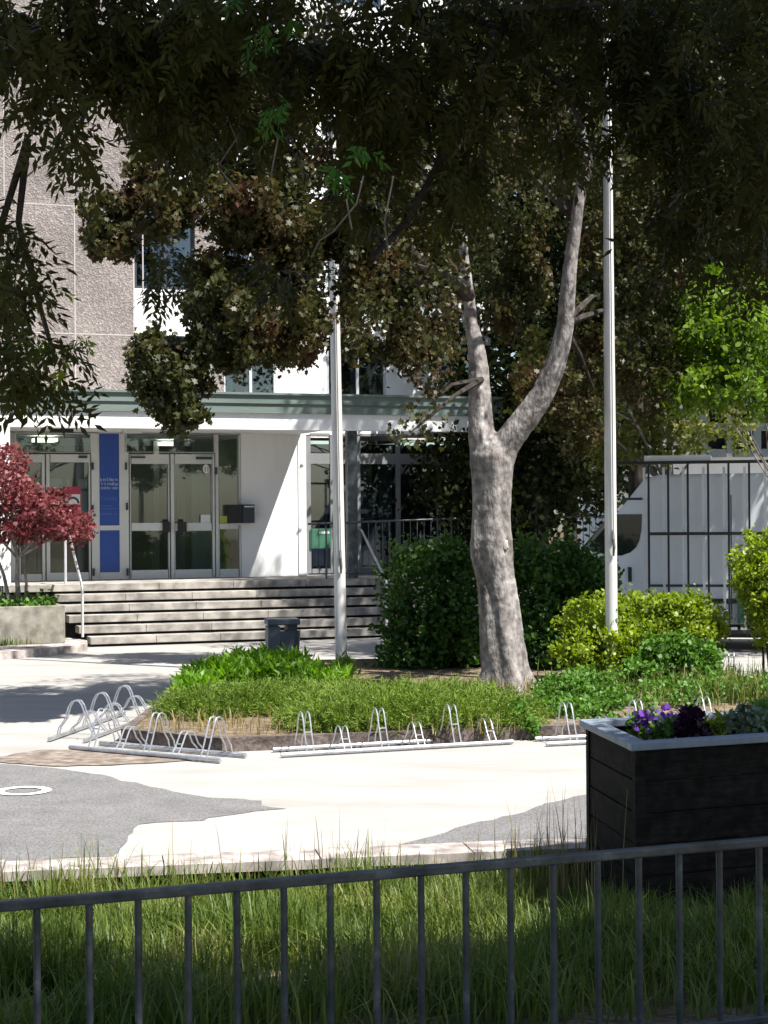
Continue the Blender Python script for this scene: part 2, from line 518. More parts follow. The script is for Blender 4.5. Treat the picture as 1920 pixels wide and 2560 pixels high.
def compound(name, P, length, mt, parent=None, droop=0.6, pairs=5, lsize=0.075, direc=None):
    """pinnate leaves: leaflets along a drooping rachis"""
    P = np.asarray(P, float)
    n = len(P)
    d = RNG.normal(size=(n, 3))
    d[:, 2] = d[:, 2] * 0.5 - droop
    if direc is not None:
        d += np.asarray(direc)
    d = nrm(d)
    nn = RNG.normal(size=(n, 3)) * 0.8
    nn[:, 2] += 0.6
    nn = nrm(nn - d * (nn * d).sum(1, keepdims=True))
    s = np.cross(d, nn)
    L = length * RNG.uniform(0.6, 1.2, size=(n, 1))
    sh = np.array([(0, 0), (0.16, 0.38), (0, 1), (-0.16, 0.38)])
    out = []
    for j in range(pairs + 1):
        for sgn in ((1, -1) if j < pairs else (0,)):
            f = 0.2 + 0.8 * j / pairs
            base = P + d * L * f + np.array([0, 0, -1.0]) * L * 0.25 * f * f
            ld = nrm(d * 0.7 + s * sgn * 0.9 + RNG.normal(size=(n, 3)) * 0.22 + np.array([0, 0, -0.25]))
            ls = nrm(np.cross(ld, nn) + RNG.normal(size=(n, 3)) * 0.15)
            sz = lsize * RNG.uniform(0.7, 1.25, size=(n, 1))
            V = np.stack([base + ls * sz * a + ld * sz * bb for a, bb in sh], axis=1)
            out.append(V)
    V = np.concatenate(out, axis=0)
    m_ = len(V)
    return raw(name, V.reshape(-1, 3), np.arange(m_ * 4), np.full(m_, 4), mt, parent)


def blades(name, P, h, wd, mt, parent=None, lean=0.35):
    P = np.asarray(P, float)
    n = len(P)
    a = RNG.uniform(0, 2 * np.pi, n)
    dx = np.stack([np.cos(a), np.sin(a), np.zeros(n)], 1)
    sx_ = np.stack([-np.sin(a), np.cos(a), np.zeros(n)], 1)
    H = (np.asarray(h) * RNG.uniform(0.5, 1.15, n))[:, None]
    ln = np.abs(RNG.normal(0, lean, n))[:, None]
    W = wd * RNG.uniform(0.7, 1.3, (n, 1))
    zz = np.array([0, 0, 1.0])
    V = np.zeros((n, 7, 3))
    for i, (f, ww) in enumerate(((0, 1), (0.45, 0.85), (0.8, 0.5))):
        c = P + zz * H * (f - 0.25 * ln * f * f) + dx * H * ln * f * f
        V[:, 2 * i] = c - sx_ * W * ww / 2
        V[:, 2 * i + 1] = c + sx_ * W * ww / 2
    V[:, 6] = P + zz * H * (1 - 0.25 * ln) + dx * H * ln * 1.05
    base = (np.arange(n) * 7)[:, None]
    FI = (base + np.array([0, 1, 3, 2, 2, 3, 5, 4, 4, 5, 6])).ravel()
    FS = np.tile([4, 4, 3], n)
    return raw(name, V.reshape(-1, 3), FI, FS, mt, parent)


def twigs(mb, start, ends, r0, n=5, sag=0.0):
    start = Vector(start)
    for e in ends:
        e = Vector(e)
        mid = start.lerp(e, 0.5) + Vector((random.uniform(-.12, .12), random.uniform(-.12, .12), random.uniform(0, .15) - sag)) * (e - start).length
        mb.tube([start, start.lerp(mid, .6), mid, mid.lerp(e, .6), e], [r0, r0 * .8, r0 * .6, r0 * .4, r0 * .15], n)


# ------------------------------------------------------------------ ground
def bank_z(x, y):
    y2 = y - 0.164 * x
    zs = [(-6, .5), (0, .55), (4, .42), (6, .26), (7.5, .08), (9, -.1), (10.2, -.2), (11.5, -.22)]
    for (a, za), (b_, zb) in zip(zs, zs[1:]):
        if y2 <= b_:
            f = min(1, max(0, (y2 - a) / (b_ - a)))
            return za + (zb - za) * f + 0.02 * math.sin(3.1 * x + 1.7 * y) * math.sin(2.3 * y - x)
    return -.22


kd = Vector((3.78, 0.62, 0)).normalized()      # direction of the plaza's front edge
kn = Vector((-kd.y, kd.x, 0))
k0 = Vector((-2.4, 10.76, 0))
g = MB()
g.add([(-250, -120, -0.6), (250, -120, -0.6), (250, 300, -0.6), (-250, 300, -0.6)], [(0, 1, 2, 3)])
struct(g.build('ground', M['soil']))
g = MB()
nx, ny = 60, 60
for j in range(ny + 1):
    for i in range(nx + 1):
        x, y0 = -12 + 24 * i / nx, -6 + (17.0) * j / ny
        y = y0 + 0.164 * x
        g.v.append((x, y, bank_z(x, y)))
for j in range(ny):
    for i in range(nx):
        a = j * (nx + 1) + i
        g.f.append((a, a + 1, a + nx + 2, a + nx + 1))
struct(g.build('grass_bank', M['bank'], smooth=True))
# plaza slab, its front edge along the kerb line
p = [k0 - kd * 40 + kn * .305, k0 + kd * 60 + kn * .305, Vector((60, 90, 0)), Vector((-60, 90, 0))]
g = MB()
g.prism([(q.x, q.y) for q in p], -0.12, 0.0)
struct(g.build('plaza', M['plaza']))
g = MB()
L = 0
pos = -14.0
while pos < 14:
    l_ = 1.0
    a, b_ = k0 + kd * (pos + .004), k0 + kd * (pos + l_ - .004)
    q = [a - kn * .06, b_ - kn * .06, b_ + kn * .30, a + kn * .30]
    dz = random.uniform(-.004, .004)
    g.hexa([Vector((v.x, v.y, -0.055 + dz)) for v in q], [Vector((v.x, v.y, 0.006 + dz)) for v in q])
    pos += l_
struct(g.build('kerb', M['kerb_tan']))
g = MB()
a, b_ = k0 - kd * 14, k0 + kd * 14
q = [a + kn * .14, b_ + kn * .14, b_ + kn * .28, a + kn * .28]
g.hexa([Vector((v.x, v.y, -0.5)) for v in q], [Vector((v.x, v.y, -0.06)) for v in q])
struct(g.build('kerb_footing', M['gap_shade']))  # near-black colour stands in for shade under the kerb overhang


def gpoly(name, pix, mt, z, sub=1):
    pts = []
    for i in range(len(pix)):
        a, b2 = pix[i], pix[(i + 1) % len(pix)]
        A, B = gp(*a), gp(*b2)
        nseg = max(1, int((B - A).length / 0.12)) if sub else 1
        for s_ in range(nseg):
            q = A.lerp(B, s_ / nseg)
            if s_:
                q += Vector((random.uniform(-.02, .02), random.uniform(-.03, .03), 0))
            pts.append((q.x, q.y, z))
    g = MB()
    g.add(pts, [tuple(range(len(pts)))])
    o = g.build(name, mt)
    bm = bmesh.new()
    bm.from_mesh(o.data)
    bmesh.ops.triangulate(bm, faces=bm.faces)
    bmesh.ops.recalc_face_normals(bm, faces=bm.faces)
    for f_ in bm.faces:
        if f_.normal.z < 0:
            f_.normal_flip()
    bm.to_mesh(o.data)
    bm.free()
    return struct(o)


def c2(x, y):
    return (x / 1.728, 1850 + y / 1.728)


def c3(x, y):
    return (960 + x / 1.728, 1850 + y / 1.728)


gpoly('asphalt_patch', [c2(*q) for q in [(-700, 70), (-200, 95), (0, 105), (230, 122), (480, 160), (520, 178), (592, 185), (620, 196), (750, 225), (900, 250), (1050, 256), (1080, 262), (1130, 264), (1130, 284), (1240, 298), (1180, 302), (1050, 318), (900, 338), (880, 350), (760, 354), (600, 366), (575, 400), (555, 412), (550, 440), (520, 470), (485, 505), (0, 525), (-700, 560)]], M['asphalt'], 0.004)
gpoly('asphalt_strip', [c3(*q) for q in [(60, 455), (150, 432), (270, 400), (360, 368), (560, 325), (640, 298), (700, 275), (740, 268), (870, 238), (1500, 110), (2000, 90), (2000, 460), (870, 447)]], M['asphalt'], 0.004)
gpoly('dirt_patch', [c2(*q) for q in [(-80, 92), (60, 62), (200, 44), (400, 52), (560, 66), (860, 86), (700, 100), (480, 112), (235, 116), (0, 98)]], M['dirt'], 0.008)
# painted ring
g = MB()
c = gp(58, 1980)
n = 48
for i in range(n):
    a = 2 * math.pi * i / n
    for r_ in (.15, .225):
        g.v.append((c.x + r_ * math.cos(a), c.y + r_ * math.sin(a), 0.012))
for i in range(n):
    j = (i + 1) % n
    g.f.append((2 * i, 2 * i + 1, 2 * j + 1, 2 * j))
struct(g.build('ring_marking', M['paint_white']))

# island bed
isl = [(-2.6, 16.9), (-1.53, 16.1), (1.45, 16.85), (2.1, 16.95), (6.8, 18.4), (6.8, 21.7), (4.3, 22.0), (3.9, 24.6), (-.2, 25.0), (-2.5, 24.6)]
cx_, cy_ = 1.5, 20.5
inner = []
for x, y in isl:
    v = Vector((cx_ - x, cy_ - y, 0)).normalized() * .13
    inner.append((x + v.x, y + v.y))
g = MB()
n = len(isl)
for i in range(n):
    j = (i + 1) % n
    a, b_, c_, d_ = isl[i], isl[j], inner[j], inner[i]
    g.hexa([(a[0], a[1], 0.001), (b_[0], b_[1], .001), (c_[0], c_[1], .001), (d_[0], d_[1], .001)],
           [(a[0], a[1], .13), (b_[0], b_[1], .13), (c_[0], c_[1], .13), (d_[0], d_[1], .13)])
struct(g.build('island_kerb', M['kerb_dark']))
g = MB()
g.prism(inner, 0.001, 0.115)
struct(g.build('island_soil', M['mulch']))

# ------------------------------------------------------------------ school building
PHI = R(20)
fr, fi = Vector((math.cos(PHI), math.sin(PHI), 0)), Vector((-math.sin(PHI), math.cos(PHI), 0))
FO = Vector(((764 - 960) / F * 32.2, 32.2, 0))
ZL = 1.02


def FP(u, v, z):
    return FO + fr * u + fi * v + Vector((0, 0, z))


def pl(px, py, v):
    """pixel -> (u, z) on the vertical plane at depth v behind the front"""
    d = ray(px, py)
    t_ = ((FO + fi * v - CAM).dot(fi)) / d.dot(fi)
    q = CAM + d * t_
    return (q - FO).dot(fr), q.z


def U(px, v, py=1280):
    return pl(px, py, v)[0]


def Z(py, v, px=400):
    return pl(px, py, v)[1]


def fbox(mb, u0, u1, v0, v1, z0, z1):
    return mb.hexa([FP(u0, v0, z0), FP(u1, v0, z0), FP(u1, v1, z0), FP(u0, v1, z0)],
                   [FP(u0, v0, z1), FP(u1, v0, z1), FP(u1, v1, z1), FP(u0, v1, z1)])


VD = 2.0            # depth of the door plane
ZC = 3.82            # soffit height
bld = thing('school_building', 'school entrance block with brown pebble panels, green fascia and white recessed doorway', 'building', FP(0, 0, ZL))
uL = U(26, 0)        # right edge of the white pier at the far left
uR = U(1230, 0)
U_END = uR
# lintel and soffit, back roof
g = MB()
fbox(g, uL - 8, U_END, 0.0, .22, ZC, 4.12)
g.build('lintel', M['white_wall'], bld)
ub = U(602, VD)
uf = U(764, VD)
ue_ = U(752, VD)      # invented open roof bay right of this line, lets a sun wedge in
g = MB()
fbox(g, uL - 8, ue_, .22, VD + .1, ZC + .02, 4.1)
fbox(g, ue_ + 2.3, U_END, .22, VD + .1, ZC + .02, 4.1)
fbox(g, uL - 8, U_END, VD + .101, 8.0, ZC + .02, 4.1)
g.build('ceiling', M['white_wall'], bld)
g = MB()
fbox(g, uL - 8, U_END + .2, -.05, .25, 4.121, 4.30)
fbox(g, uL - 8, U_END + .2, -.08, .25, 4.30, 4.33)
fbox(g, uL - 8, U_END + .2, -.06, .25, 4.33, 4.46)
fbox(g, uL - 8, U_END + .2, -.10, .26, 4.46, 4.50)
g.build('fascia', M['copper'], bld)
# white pier at left and the splayed wall right of the doors
g = MB()
fbox(g, uL - 3.2, uL, 0.004, VD + .3, ZL, ZC)
g.build('white_pier', M['white_wall'], bld)
g = MB()
fbox(g, ub, uf, VD - .03, VD + .3, ZL, ZC + .019)
fbox(g, uf - .16, uf, VD - .05, VD - .031, ZL, ZC + .019)
g.build('facing_wall', M['white_wall'], bld)
# door row
zt = Z(1082, VD)
rows = []


def frame_piece(mb, x0, x1, y0, y1, v0=VD - .03, v1=VD + .05):
    u0, z1 = pl(x0, y0, VD)
    u1, z0 = pl(x1, y1, VD)
    return fbox(mb, u0, u1, v0, v1, max(z0, ZL + .002), min(z1, ZC - .002))


def cr(x, y):        # crop coordinates of the door zoom -> photo pixels
    return x / 2.592, 1050 + y / 2.592


def frame_of(mb, x0, x1, y0, y1, holes, v0=VD - .03, v1=VD + .05):
    """a flat frame with rectangular holes, all in crop px: built from strips"""
    xs = sorted({x0, x1, *[h[0] for h in holes], *[h[1] for h in holes]})
    ys = sorted({y0, y1, *[h[2] for h in holes], *[h[3] for h in holes]})
    for a, b2 in zip(xs, xs[1:]):
        run = None
        for c_, d_ in zip(ys, ys[1:]):
            mx_, my_ = (a + b2) / 2, (c_ + d_) / 2
            inside = any(h[0] < mx_ < h[1] and h[2] < my_ < h[3] for h in holes)
            if not inside:
                run = (run[0], d_) if run else (c_, d_)
            if inside or d_ == ys[-1]:
                if run:
                    p0, p1 = cr(a, run[0]), cr(b2, run[1])
                    frame_piece(mb, p0[0], p1[0], p0[1], p1[1], v0, v1)
                run = None


def pane(name, x0, x1, y0, y1, mt, parent, v=VD + .01, th=.008):
    p0, p1 = cr(x0, y0), cr(x1, y1)
    u0, z1 = pl(p0[0], p0[1], VD)
    u1, z0 = pl(p1[0], p1[1], VD)
    g = MB()
    fbox(g, u0, u1, v, v + th, z0, z1)
    return g.build(name, mt, parent)


YB = 1068
g = MB()
frame_of(g, 70, 1400, 78, 212, [(100, 585, 92, 206), (818, 1385, 92, 206), (600, 805, 76, 213)])
frame_of(g, 60, 100, 78, YB, [])
frame_of(g, 590, 640, 212.5, YB, [])
frame_of(g, 598, 640, 60, 212, [])
frame_of(g, 776, 836, 212.5, YB, [])
frame_of(g, 776, 815, 60, 212, [])
frame_of(g, 640, 776, 60, YB, [(640.5, 775.5, 82, 684), (640.5, 775.5, 714, 988)])
frame_of(g, 1392, 1560, 60, YB - 5, [(1418, 1542, 92, 672), (1424, 1545, 706, 966)])
g.build('door_surround', M['alu'], bld)
pane('transom_window', 100, 585, 92, 206, M['glass'], bld)
pane('transom_window', 818, 1385, 92, 206, M['glass'], bld)
s1 = pane('sidelight', 1418, 1542, 92, 672, M['glass'], bld)
pane('sidelight', 1424, 1545, 706, 966, M['glass'], bld)
bp_ = pane('blue_panel', 640.5, 775.5, 82, 684, M['blue'], bld, v=VD - .01)
pane('blue_panel', 640.5, 775.5, 714, 988, M['blue'], bld, v=VD - .01)
# lettering rows on the blue panel (too small to read in the photograph)
g = MB()
g2 = MB()


def lettering(mb, y, h, x0, x1, tall=0.3):
    x = x0
    while x < x1:
        wd = random.uniform(3.5, 6.0)
        if random.random() < .86:
            hh = h * (1 + (tall if random.random() < .25 else 0))
            p0, p1 = cr(x, y - hh), cr(min(x + wd, x1), y)
            u0, z1 = pl(p0[0], p0[1], VD)
            u1, z0 = pl(p1[0], p1[1], VD)
            th = (u1 - u0) * .34
            fbox(mb, u0, u0 + th, VD - .0135, VD - .0105, z0, z1)
            fbox(mb, u0 + th, u1 - th * .2, VD - .0135, VD - .0105, random.choice((z0, (z0 + z1) / 2)), z1 if random.random() < .5 else (z0 + z1) / 2 + .012)
        x += wd + 1.8


lettering(g, 396, 17, 648, 764)
lettering(g, 424, 15, 648, 764)
lettering(g, 450, 15, 652, 764)
for y, x1 in ((506, 760), (519, 764), (560, 730), (578, 764)):
    lettering(g2, y, 7, 652, x1, .1)
g3 = MB()
lettering(g3, 614, 11, 652, 766, .1)
g3.build('lettering', M['letter_dim'], bp_)
g.build('lettering', M['letter'], bp_)
g2.build('lettering', M['letter_dim'], bp_)


def leaf_door(x0, x1, holes, handle=None, closer=None, hinges=()):
    g = MB()
    frame_of(g, x0, x1, 222, 1062, holes, VD - .05, VD + .02)
    d_ = g.build('door_leaf', M['alu'], bld)
    for h in holes:
        pane('glass_pane', *h, M['glass'], d_)
    if handle:
        g = MB()
        p0, p1 = cr(*handle[0]), cr(*handle[1])
        u0, z1 = pl(p0[0], p0[1], VD)
        u1, z0 = pl(p1[0], p1[1], VD)
        fbox(g, u0, u1, VD - .13, VD - .105, z0, z1)
        um = (u0 + u1) / 2
        fbox(g, um - .02, um + .02, VD - .105, VD - .05, (z0 + z1) / 2 - .02, (z0 + z1) / 2 + .02)
        fbox(g, um - .035, um + .035, VD - .075, VD - .052, z0 - .06, z1 + .05)
        g.build('handle', M['black'], d_)
    if closer:
        g = MB()
        p0, p1 = cr(*closer[0]), cr(*closer[1])
        u0, z1 = pl(p0[0], p0[1], VD)
        u1, z0 = pl(p1[0], p1[1], VD)
        fbox(g, u0, u1, VD - .10, VD - .051, z0, z1)
        g.build('door_closer', M['slate'], d_)
    for hx, hy in hinges:
        g = MB()
        px, py = cr(hx, hy)
        u0, z0 = pl(px, py, VD)
        g.tube([FP(u0, VD - .07, z0 - .07), FP(u0, VD - .07, z0 + .07)], .022, 8)
        g.build('hinge', M['slate'], d_)
    return d_


leaf_door(104, 292, [(132, 268, 275, 665), (132, 268, 705, 1000)], closer=((120, 235), (160, 246)))
leaf_door(296, 586, [(324, 572, 275, 665), (324, 572, 705, 990)], closer=((505, 232), (560, 248)), hinges=((596, 300), (596, 575), (602, 985)))
leaf_door(838, 1098, [(848, 1086, 285, 668), (850, 1086, 716, 974)], handle=((1045, 660), (1096, 725)), closer=((842, 236), (935, 248)), hinges=((812, 300), (818, 560), (822, 985)))
leaf_door(1102, 1390, [(1128, 1368, 285, 668), (1134, 1372, 716, 970)], handle=((1142, 660), (1200, 725)), closer=((1265, 240), (1365, 256)), hinges=((1394, 330),))
# soffit lamps above the doors
for (x0, x1, y) in ((330, 475, 44), (800, 915, 52)):
    p0, p1 = cr(x0, y), cr(x1, y)
    u0, u1 = U(p0[0], .9), U(p1[0], .9)
    g = MB()
    fbox(g, u0, u1, .8, 1.0, ZC - .05, ZC + .018)
    g.build('soffit_lamp', M['black'] if x0 < 500 else M['alu'], bld)
# lobby behind the doors
g = MB()
ul, ur = uL - .5, ub + .3
fbox(g, ul, ur, VD + .06, 7.5, ZL - .02, ZL + .004)          # floor
fbox(g, ul - .1, ul, VD + .06, 7.5, ZL, ZC)
fbox(g, ur, ur + .1, VD + .31, 7.5, ZL, ZC)
wu = [(U(122, 7.4), U(158, 7.4)), (U(168, 7.4), U(176, 7.4)), (U(196, 7.4), U(220, 7.4))]
zz0, zz1 = ZL + 1.3, ZC - .75
cuts = [ul] + [x for ab in wu for x in ab] + [ur]
for i in range(0, len(cuts), 2):
    fbox(g, cuts[i], cuts[i + 1], 7.4, 7.5, ZL, ZC)
for a, b_ in wu:
    fbox(g, a, b_, 7.4, 7.5, ZL, zz0)
    fbox(g, a, b_, 7.4, 7.5, zz1, ZC)
    fbox(g, a, b_, 7.39, 7.5, (zz0 + zz1) / 2 + .1, (zz0 + zz1) / 2 + .16)
g.build('lobby', M['dark_int'], bld)
g = MB()
fbox(g, ul, ur, 9.5, 9.6, 0, 7)
g.build('daylight_board', M['white_wall'], bld)  # pale board added to read as daylight through the lobby windows
g = MB()
fbox(g, U(440, 4), U(460, 4), 3.9, 4.2, ZL, ZC)
fbox(g, U(385, 5), U(398, 5), 5, 5.2, ZL, ZC)
fbox(g, U(480, 3.2), U(530, 3.2), 3.2, 3.3, ZL, ZC)
g.build('lobby_column', M['blind'], bld)
for (px, v) in ((118, 3.4), (432, 4.6), (520, 6)):
    u0 = U(px, v)
    g = MB()
    fbox(g, u0 - .22, u0 + .22, v, v + .5, ZC - .10, ZC - .03)
    g.build('ceiling_lamp', M['lamp'], bld)

# right-hand glazed entrance
VR = 2.1
ue = U(1230, VR)


def rc(x, y):
    return 740 + x / 3.607, 1040 + y / 3.607


g = MB()
gx = [(764, 776), (825, 834), (888, 900), (990, 1000), (1092, 1100), (1190, 1200)]
for a, b_ in gx:
    fbox(g, U(a, VR), U(b_, VR), VR - .04, VR + .05, ZL + .002, ZC - .002)
for (a, _), (_, b_) in zip(gx, gx[1:]):
    pass
for i in range(len(gx) - 1):
    a, b_ = U(gx[i][1], VR), U(gx[i + 1][0], VR)
    for y0, y1 in ((1066, 1084), (1134, 1160), (1420, 1452)):
        z1, z0 = Z(y0, VR, 900), Z(y1, VR, 900)
        fbox(g, a, b_, VR - .03, VR + .04, max(z0, ZL + .002), min(z1, ZC - .002))
g.build('glazing_frame', M['frame_dim'], bld)
for i in range(len(gx) - 1):
    a, b_ = U(gx[i][1], VR), U(gx[i + 1][0], VR)
    g = MB()
    fbox(g, a, b_, VR, VR + .01, ZL + .1, ZC - .1)
    g.build('glazing', M['win_glass'], bld)
g = MB()
fbox(g, uf + .002, ue, VR + .06, 6, ZL - .02, ZL + .004)
fbox(g, uf + .002, ue, 5.9, 6, ZL, ZC)
fbox(g, ue, ue + .3, .004, 6, ZL, ZC)
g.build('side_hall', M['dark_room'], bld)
for a, b_ in ((776, 800), (804, 824), (902, 936), (953, 986)):
    g = MB()
    n = 6
    u0, u1 = U(a, VR), U(b_, VR)
    for i in range(n):
        fbox(g, u0 + (u1 - u0) * i / n, u0 + (u1 - u0) * (i + .94) / n, VR + .12, VR + .13, ZL + .75, Z(1162, VR, 900))
    g.build('blind', M['blind'], bld)
for px, py, v in ((1050, 1118, 3.4), (1117, 1092, 4.0), (805, 1090, 3.0)):
    u0 = U(px, v)
    g = MB()
    fbox(g, u0 - .35, u0 + .35, v, v + .2, ZC - .12, ZC - .06)
    g.build('ceiling_lamp', M['lamp'], bld)
g = MB()
fbox(g, U(866, .2), U(890, .2), .1, .25, ZL, ZC)
g.build('entrance_post', M['grey_metal'], bld)

# upper storeys
VU = 2.1
ZT = 17.0
z4 = 4.5
up_r = U(333, VU, 800)
g = MB()
fbox(g, up_r - 12, up_r, VU, 8, z4 - .1, ZT)
pw = g.build('panel_wall', M['panel'], bld)
g = MB()
uj = U(187, VU, 700)
zs = [Z(836, VU, 250), Z(513, VU, 150)]
zs += [zs[1] + (zs[1] - zs[0]), zs[1] + 2 * (zs[1] - zs[0])]
for k in range(-1, 4):
    fbox(g, uj - k * 1.32 - .011, uj - k * 1.32 + .011, VU - .004, VU + .02, z4, ZT)
for z in zs:
    fbox(g, up_r - 12, up_r + .0, VU - .003, VU + .02, z - .011, z + .011)
g.build('joint', M['joint'], pw)
g = MB()
fbox(g, up_r - .002, up_r + .03, VU - .006, VU + .3, z4, ZT)
g.build('corner_trim', M['joint'], pw)
# window bands
VW = VU + .28
g = MB()
fbox(g, up_r + .031, U_END, 5, 5.2, z4, ZT)
for k in range(4):
    z = z4 + 3.1 * k
    fbox(g, up_r + .031, U_END, VW + .2, 5, z - .08, z - .02)
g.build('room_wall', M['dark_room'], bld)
sp0, sp1 = Z(838, VW, 380), Z(723, VW, 380)      # white spandrel
sth = sp1 - sp0
bays = [(336, 486, 'win'), (486, 556, 'pier'), (556, 690, 'cur'), (690, 815, 'white'), (815, 965, 'cur'), (965, 1130, 'white'), (1130, 1225, 'win')]
ST = 2.95
for x0, x1, kind in bays:
    u0, u1 = U(x0, VW, 900), U(x1, VW, 900)
    if kind == 'pier':
        g = MB()
        fbox(g, u0, u1, VW - .12, VW + .2, z4, ZT)
        g.build('panel_pier', M['panel'], bld)
        continue
    for k in range(4):
        za = z4 if k == 0 else sp1 + ST * (k - 1)
        zb = sp0 + ST * k
        g = MB()
        fbox(g, u0 + .001, u1 - .001, VW - .04, VW + .1, zb, zb + sth)
        if kind == 'white':
            fbox(g, u0 + .001, u1 - .001, VW - .02, VW + .1, za, zb - .002)
        g.build('white_spandrel', M['white_wall'], bld)
        if kind == 'white':
            continue
        g = MB()
        fw = .055
        um = u0 + (u1 - u0) * .52
        for a, b_ in ((u0 + .001, u0 + fw), (um - fw / 2, um + fw / 2), (u1 - fw, u1 - .001)):
            fbox(g, a, b_, VW - .01, VW + .06, za, zb - .003)
        for a, b_ in ((u0 + fw + .001, um - fw / 2 - .001), (um + fw / 2 + .001, u1 - fw - .001)):
            fbox(g, a, b_, VW - .005, VW + .055, za, za + fw)
            fbox(g, a, b_, VW - .005, VW + .055, zb - .003 - fw, zb - .003)
        wn = g.build('window', M['alu_light'] if kind == 'cur' else M['slate'], bld)
        g = MB()
        fbox(g, u0 + fw, u1 - fw, VW + .02, VW + .028, za + fw, zb - fw)
        g.build('window_pane', M['win_glass'], wn)
        if kind == 'cur':
            g = MB()
            for (a, b_) in ((u0 + .06, u0 + (u1 - u0) * .22), (um - (u1 - u0) * .08, um + (u1 - u0) * .1), (u1 - (u1 - u0) * .14, u1 - .06)):
                nseg = 10
                for i in range(nseg):
                    s0 = a + (b_ - a) * i / nseg
                    s1_ = a + (b_ - a) * (i + 1) / nseg
                    d0, d1 = (.12, .16) if i % 2 else (.16, .12)
                    g.add([FP(s0, VW + d0, za), FP(s1_, VW + d1, za), FP(s1_, VW + d1, zb), FP(s0, VW + d0, zb)], [(0, 1, 2, 3)])
            g.build('curtain', M['curtain'], wn)
        elif k:
            g = MB()
            fbox(g, u0 + .06, u1 - .06, VW + .09, VW + .1, za + .35, zb - .01)
            g.build('roller_blind', M['slate'], wn)

# ------------------------------------------------------------------ steps and landing
sL, sRt = U(160, -1.0, 1550), U(985, -1.0, 1550)
st = thing('entrance_steps', 'six weathered concrete steps with dark gaps leading up to the doors', 'steps', FP(-2, -1.6, 0))
TR = .3
for k in range(1, 7):
    zt_ = ZL * k / 6
    vf = -TR * (6 - k)
    g = MB()
    l_ = sL + (.36 if k == 1 else .22 if k == 2 else .1 if k == 3 else 0)
    if k == 6:
        l_ -= .9
    n = 5
    us = [l_ + (sRt - l_) * i / n for i in range(n + 1)]
    for i in range(n):
        vb_ = vf + (TR + .07 if k < 6 else .4)
        fbox(g, us[i] + (.003 if i else 0), us[i + 1] - .003, vf - .02, vb_, zt_ - .126, zt_)
    g.build('step_slab', M['step'], st, bevel=.008)
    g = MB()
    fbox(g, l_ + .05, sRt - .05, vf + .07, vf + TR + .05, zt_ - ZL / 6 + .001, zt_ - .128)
    g.build('step_riser', M['gap_shade'], st)  # near-black riser colour stands in for shade beneath the slabs
g = MB()
fbox(g, uL - 3.2, U_END + 6, .401, VD + .4, ZL - .2, ZL - .001)
fbox(g, sRt + .01, U_END + 6, -.02, .4, ZL - .2, ZL - .001)
fbox(g, uL - 3.2, sL - .92, -.02, .4, ZL - .2, ZL - .001)
fbox(g, uL - 3.2, U_END + 6, .45, .6, 0, ZL - .2)
fbox(g, sRt + .05, U_END + 6, .05, .44, 0, ZL - .2)
g.build('landing', M['step'], st)

# handrails on the steps


def handrail(px, label, name='stair_handrail'):
    u0 = U(px, -1.4, 1500)
    h = thing(name, label, 'handrail', FP(u0, -1.4, .17), 'handrails on the entrance steps')
    g = MB()
    zb = .17 + .88
    zt_ = ZL + .92
    g.tube([FP(u0, -1.4, zb - .16), FP(u0, -1.4, zb - .06), FP(u0, -1.36, zb), FP(u0, -.1, zt_ - .04), FP(u0, 0, zt_), FP(u0, .45, zt_)], .024, 8)
    g.build('rail', M['galv'], h, smooth=True)
    for v, z0, z1 in ((-1.4, .17, zb - .15), (.3, ZL, zt_)):
        g = MB()
        g.tube([FP(u0, v, z0), FP(u0, v, z1)], .024, 8)
        g.build('post', M['alu_light'], h, smooth=True)
    return h


handrail(206, 'tubular steel handrail beside the concrete planter at the left of the steps')
handrail(966, 'tubular steel handrail at the bushy right end of the steps')

# railing along the landing
rl = thing('landing_railing', 'thin grey railing with close upright bars behind the dark bushes', 'railing', FP(2, .1, ZL))
ua, ue2 = U(770, .1), U(1545, .1)
zr0, zr1 = 2.06, 2.16
g = MB()
g.tube([FP(ua, .1, zr0), FP(U(1180, .1), .1, zr1 - .01), FP(ue2, .1, zr1)], .02, 8)
g.tube([FP(ua, .1, ZL + .1), FP(ue2, .1, ZL + .12)], .014, 6)
g.build('top_rail', M['grey_metal'], rl, smooth=True)
n = 46
for i in range(n):
    u = ua + (ue2 - ua) * (i + .5) / n
    f = min(1, (u - ua) / (ue2 - ua) * 1.7)
    g = MB()
    big = i % 9 == 2
    g.tube([FP(u, .1, ZL if big else ZL + .1), FP(u, .1, zr0 + (zr1 - zr0) * f)], .016 if big else .007, 6)
    g.build('post' if big else 'bar', M['grey_metal'], rl, smooth=True)

# small things at the doors
mb_ = thing('mailbox', 'black wall mailbox with a slate front beside the right door', 'mailbox', FP(ub, VD - .2, ZL + 1.3))
p0, p1 = cr(1482, 548), cr(1568, 668)
u0, z1 = pl(p0[0], p0[1], VD - .2)
u1, z0 = pl(p1[0], p1[1], VD - .2)
u2 = U(cr(1645, 600)[0], VD - .22)
g = MB()
fbox(g, u0, u1, VD - .25, VD - .06, z0, z1)
g.build('box', M['black'], mb_, bevel=.008)
g = MB()
fbox(g, u1 + .004, u2, VD - .28, VD - .06, z0, z1)
g.build('letter_case', M['slate'], mb_, bevel=.008)
g = MB()
fbox(g, u1 + .03, u2 - .02, VD - .286, VD - .281, z1 - .055, z1 - .03)
g.build('name_plate', M['paper'], mb_)
g = MB()
fbox(g, u0 + .05, u2 - .05, VD - .1, VD - .0, z0 - .03, z0 - .002)
g.build('bracket', M['alu_light'], mb_)


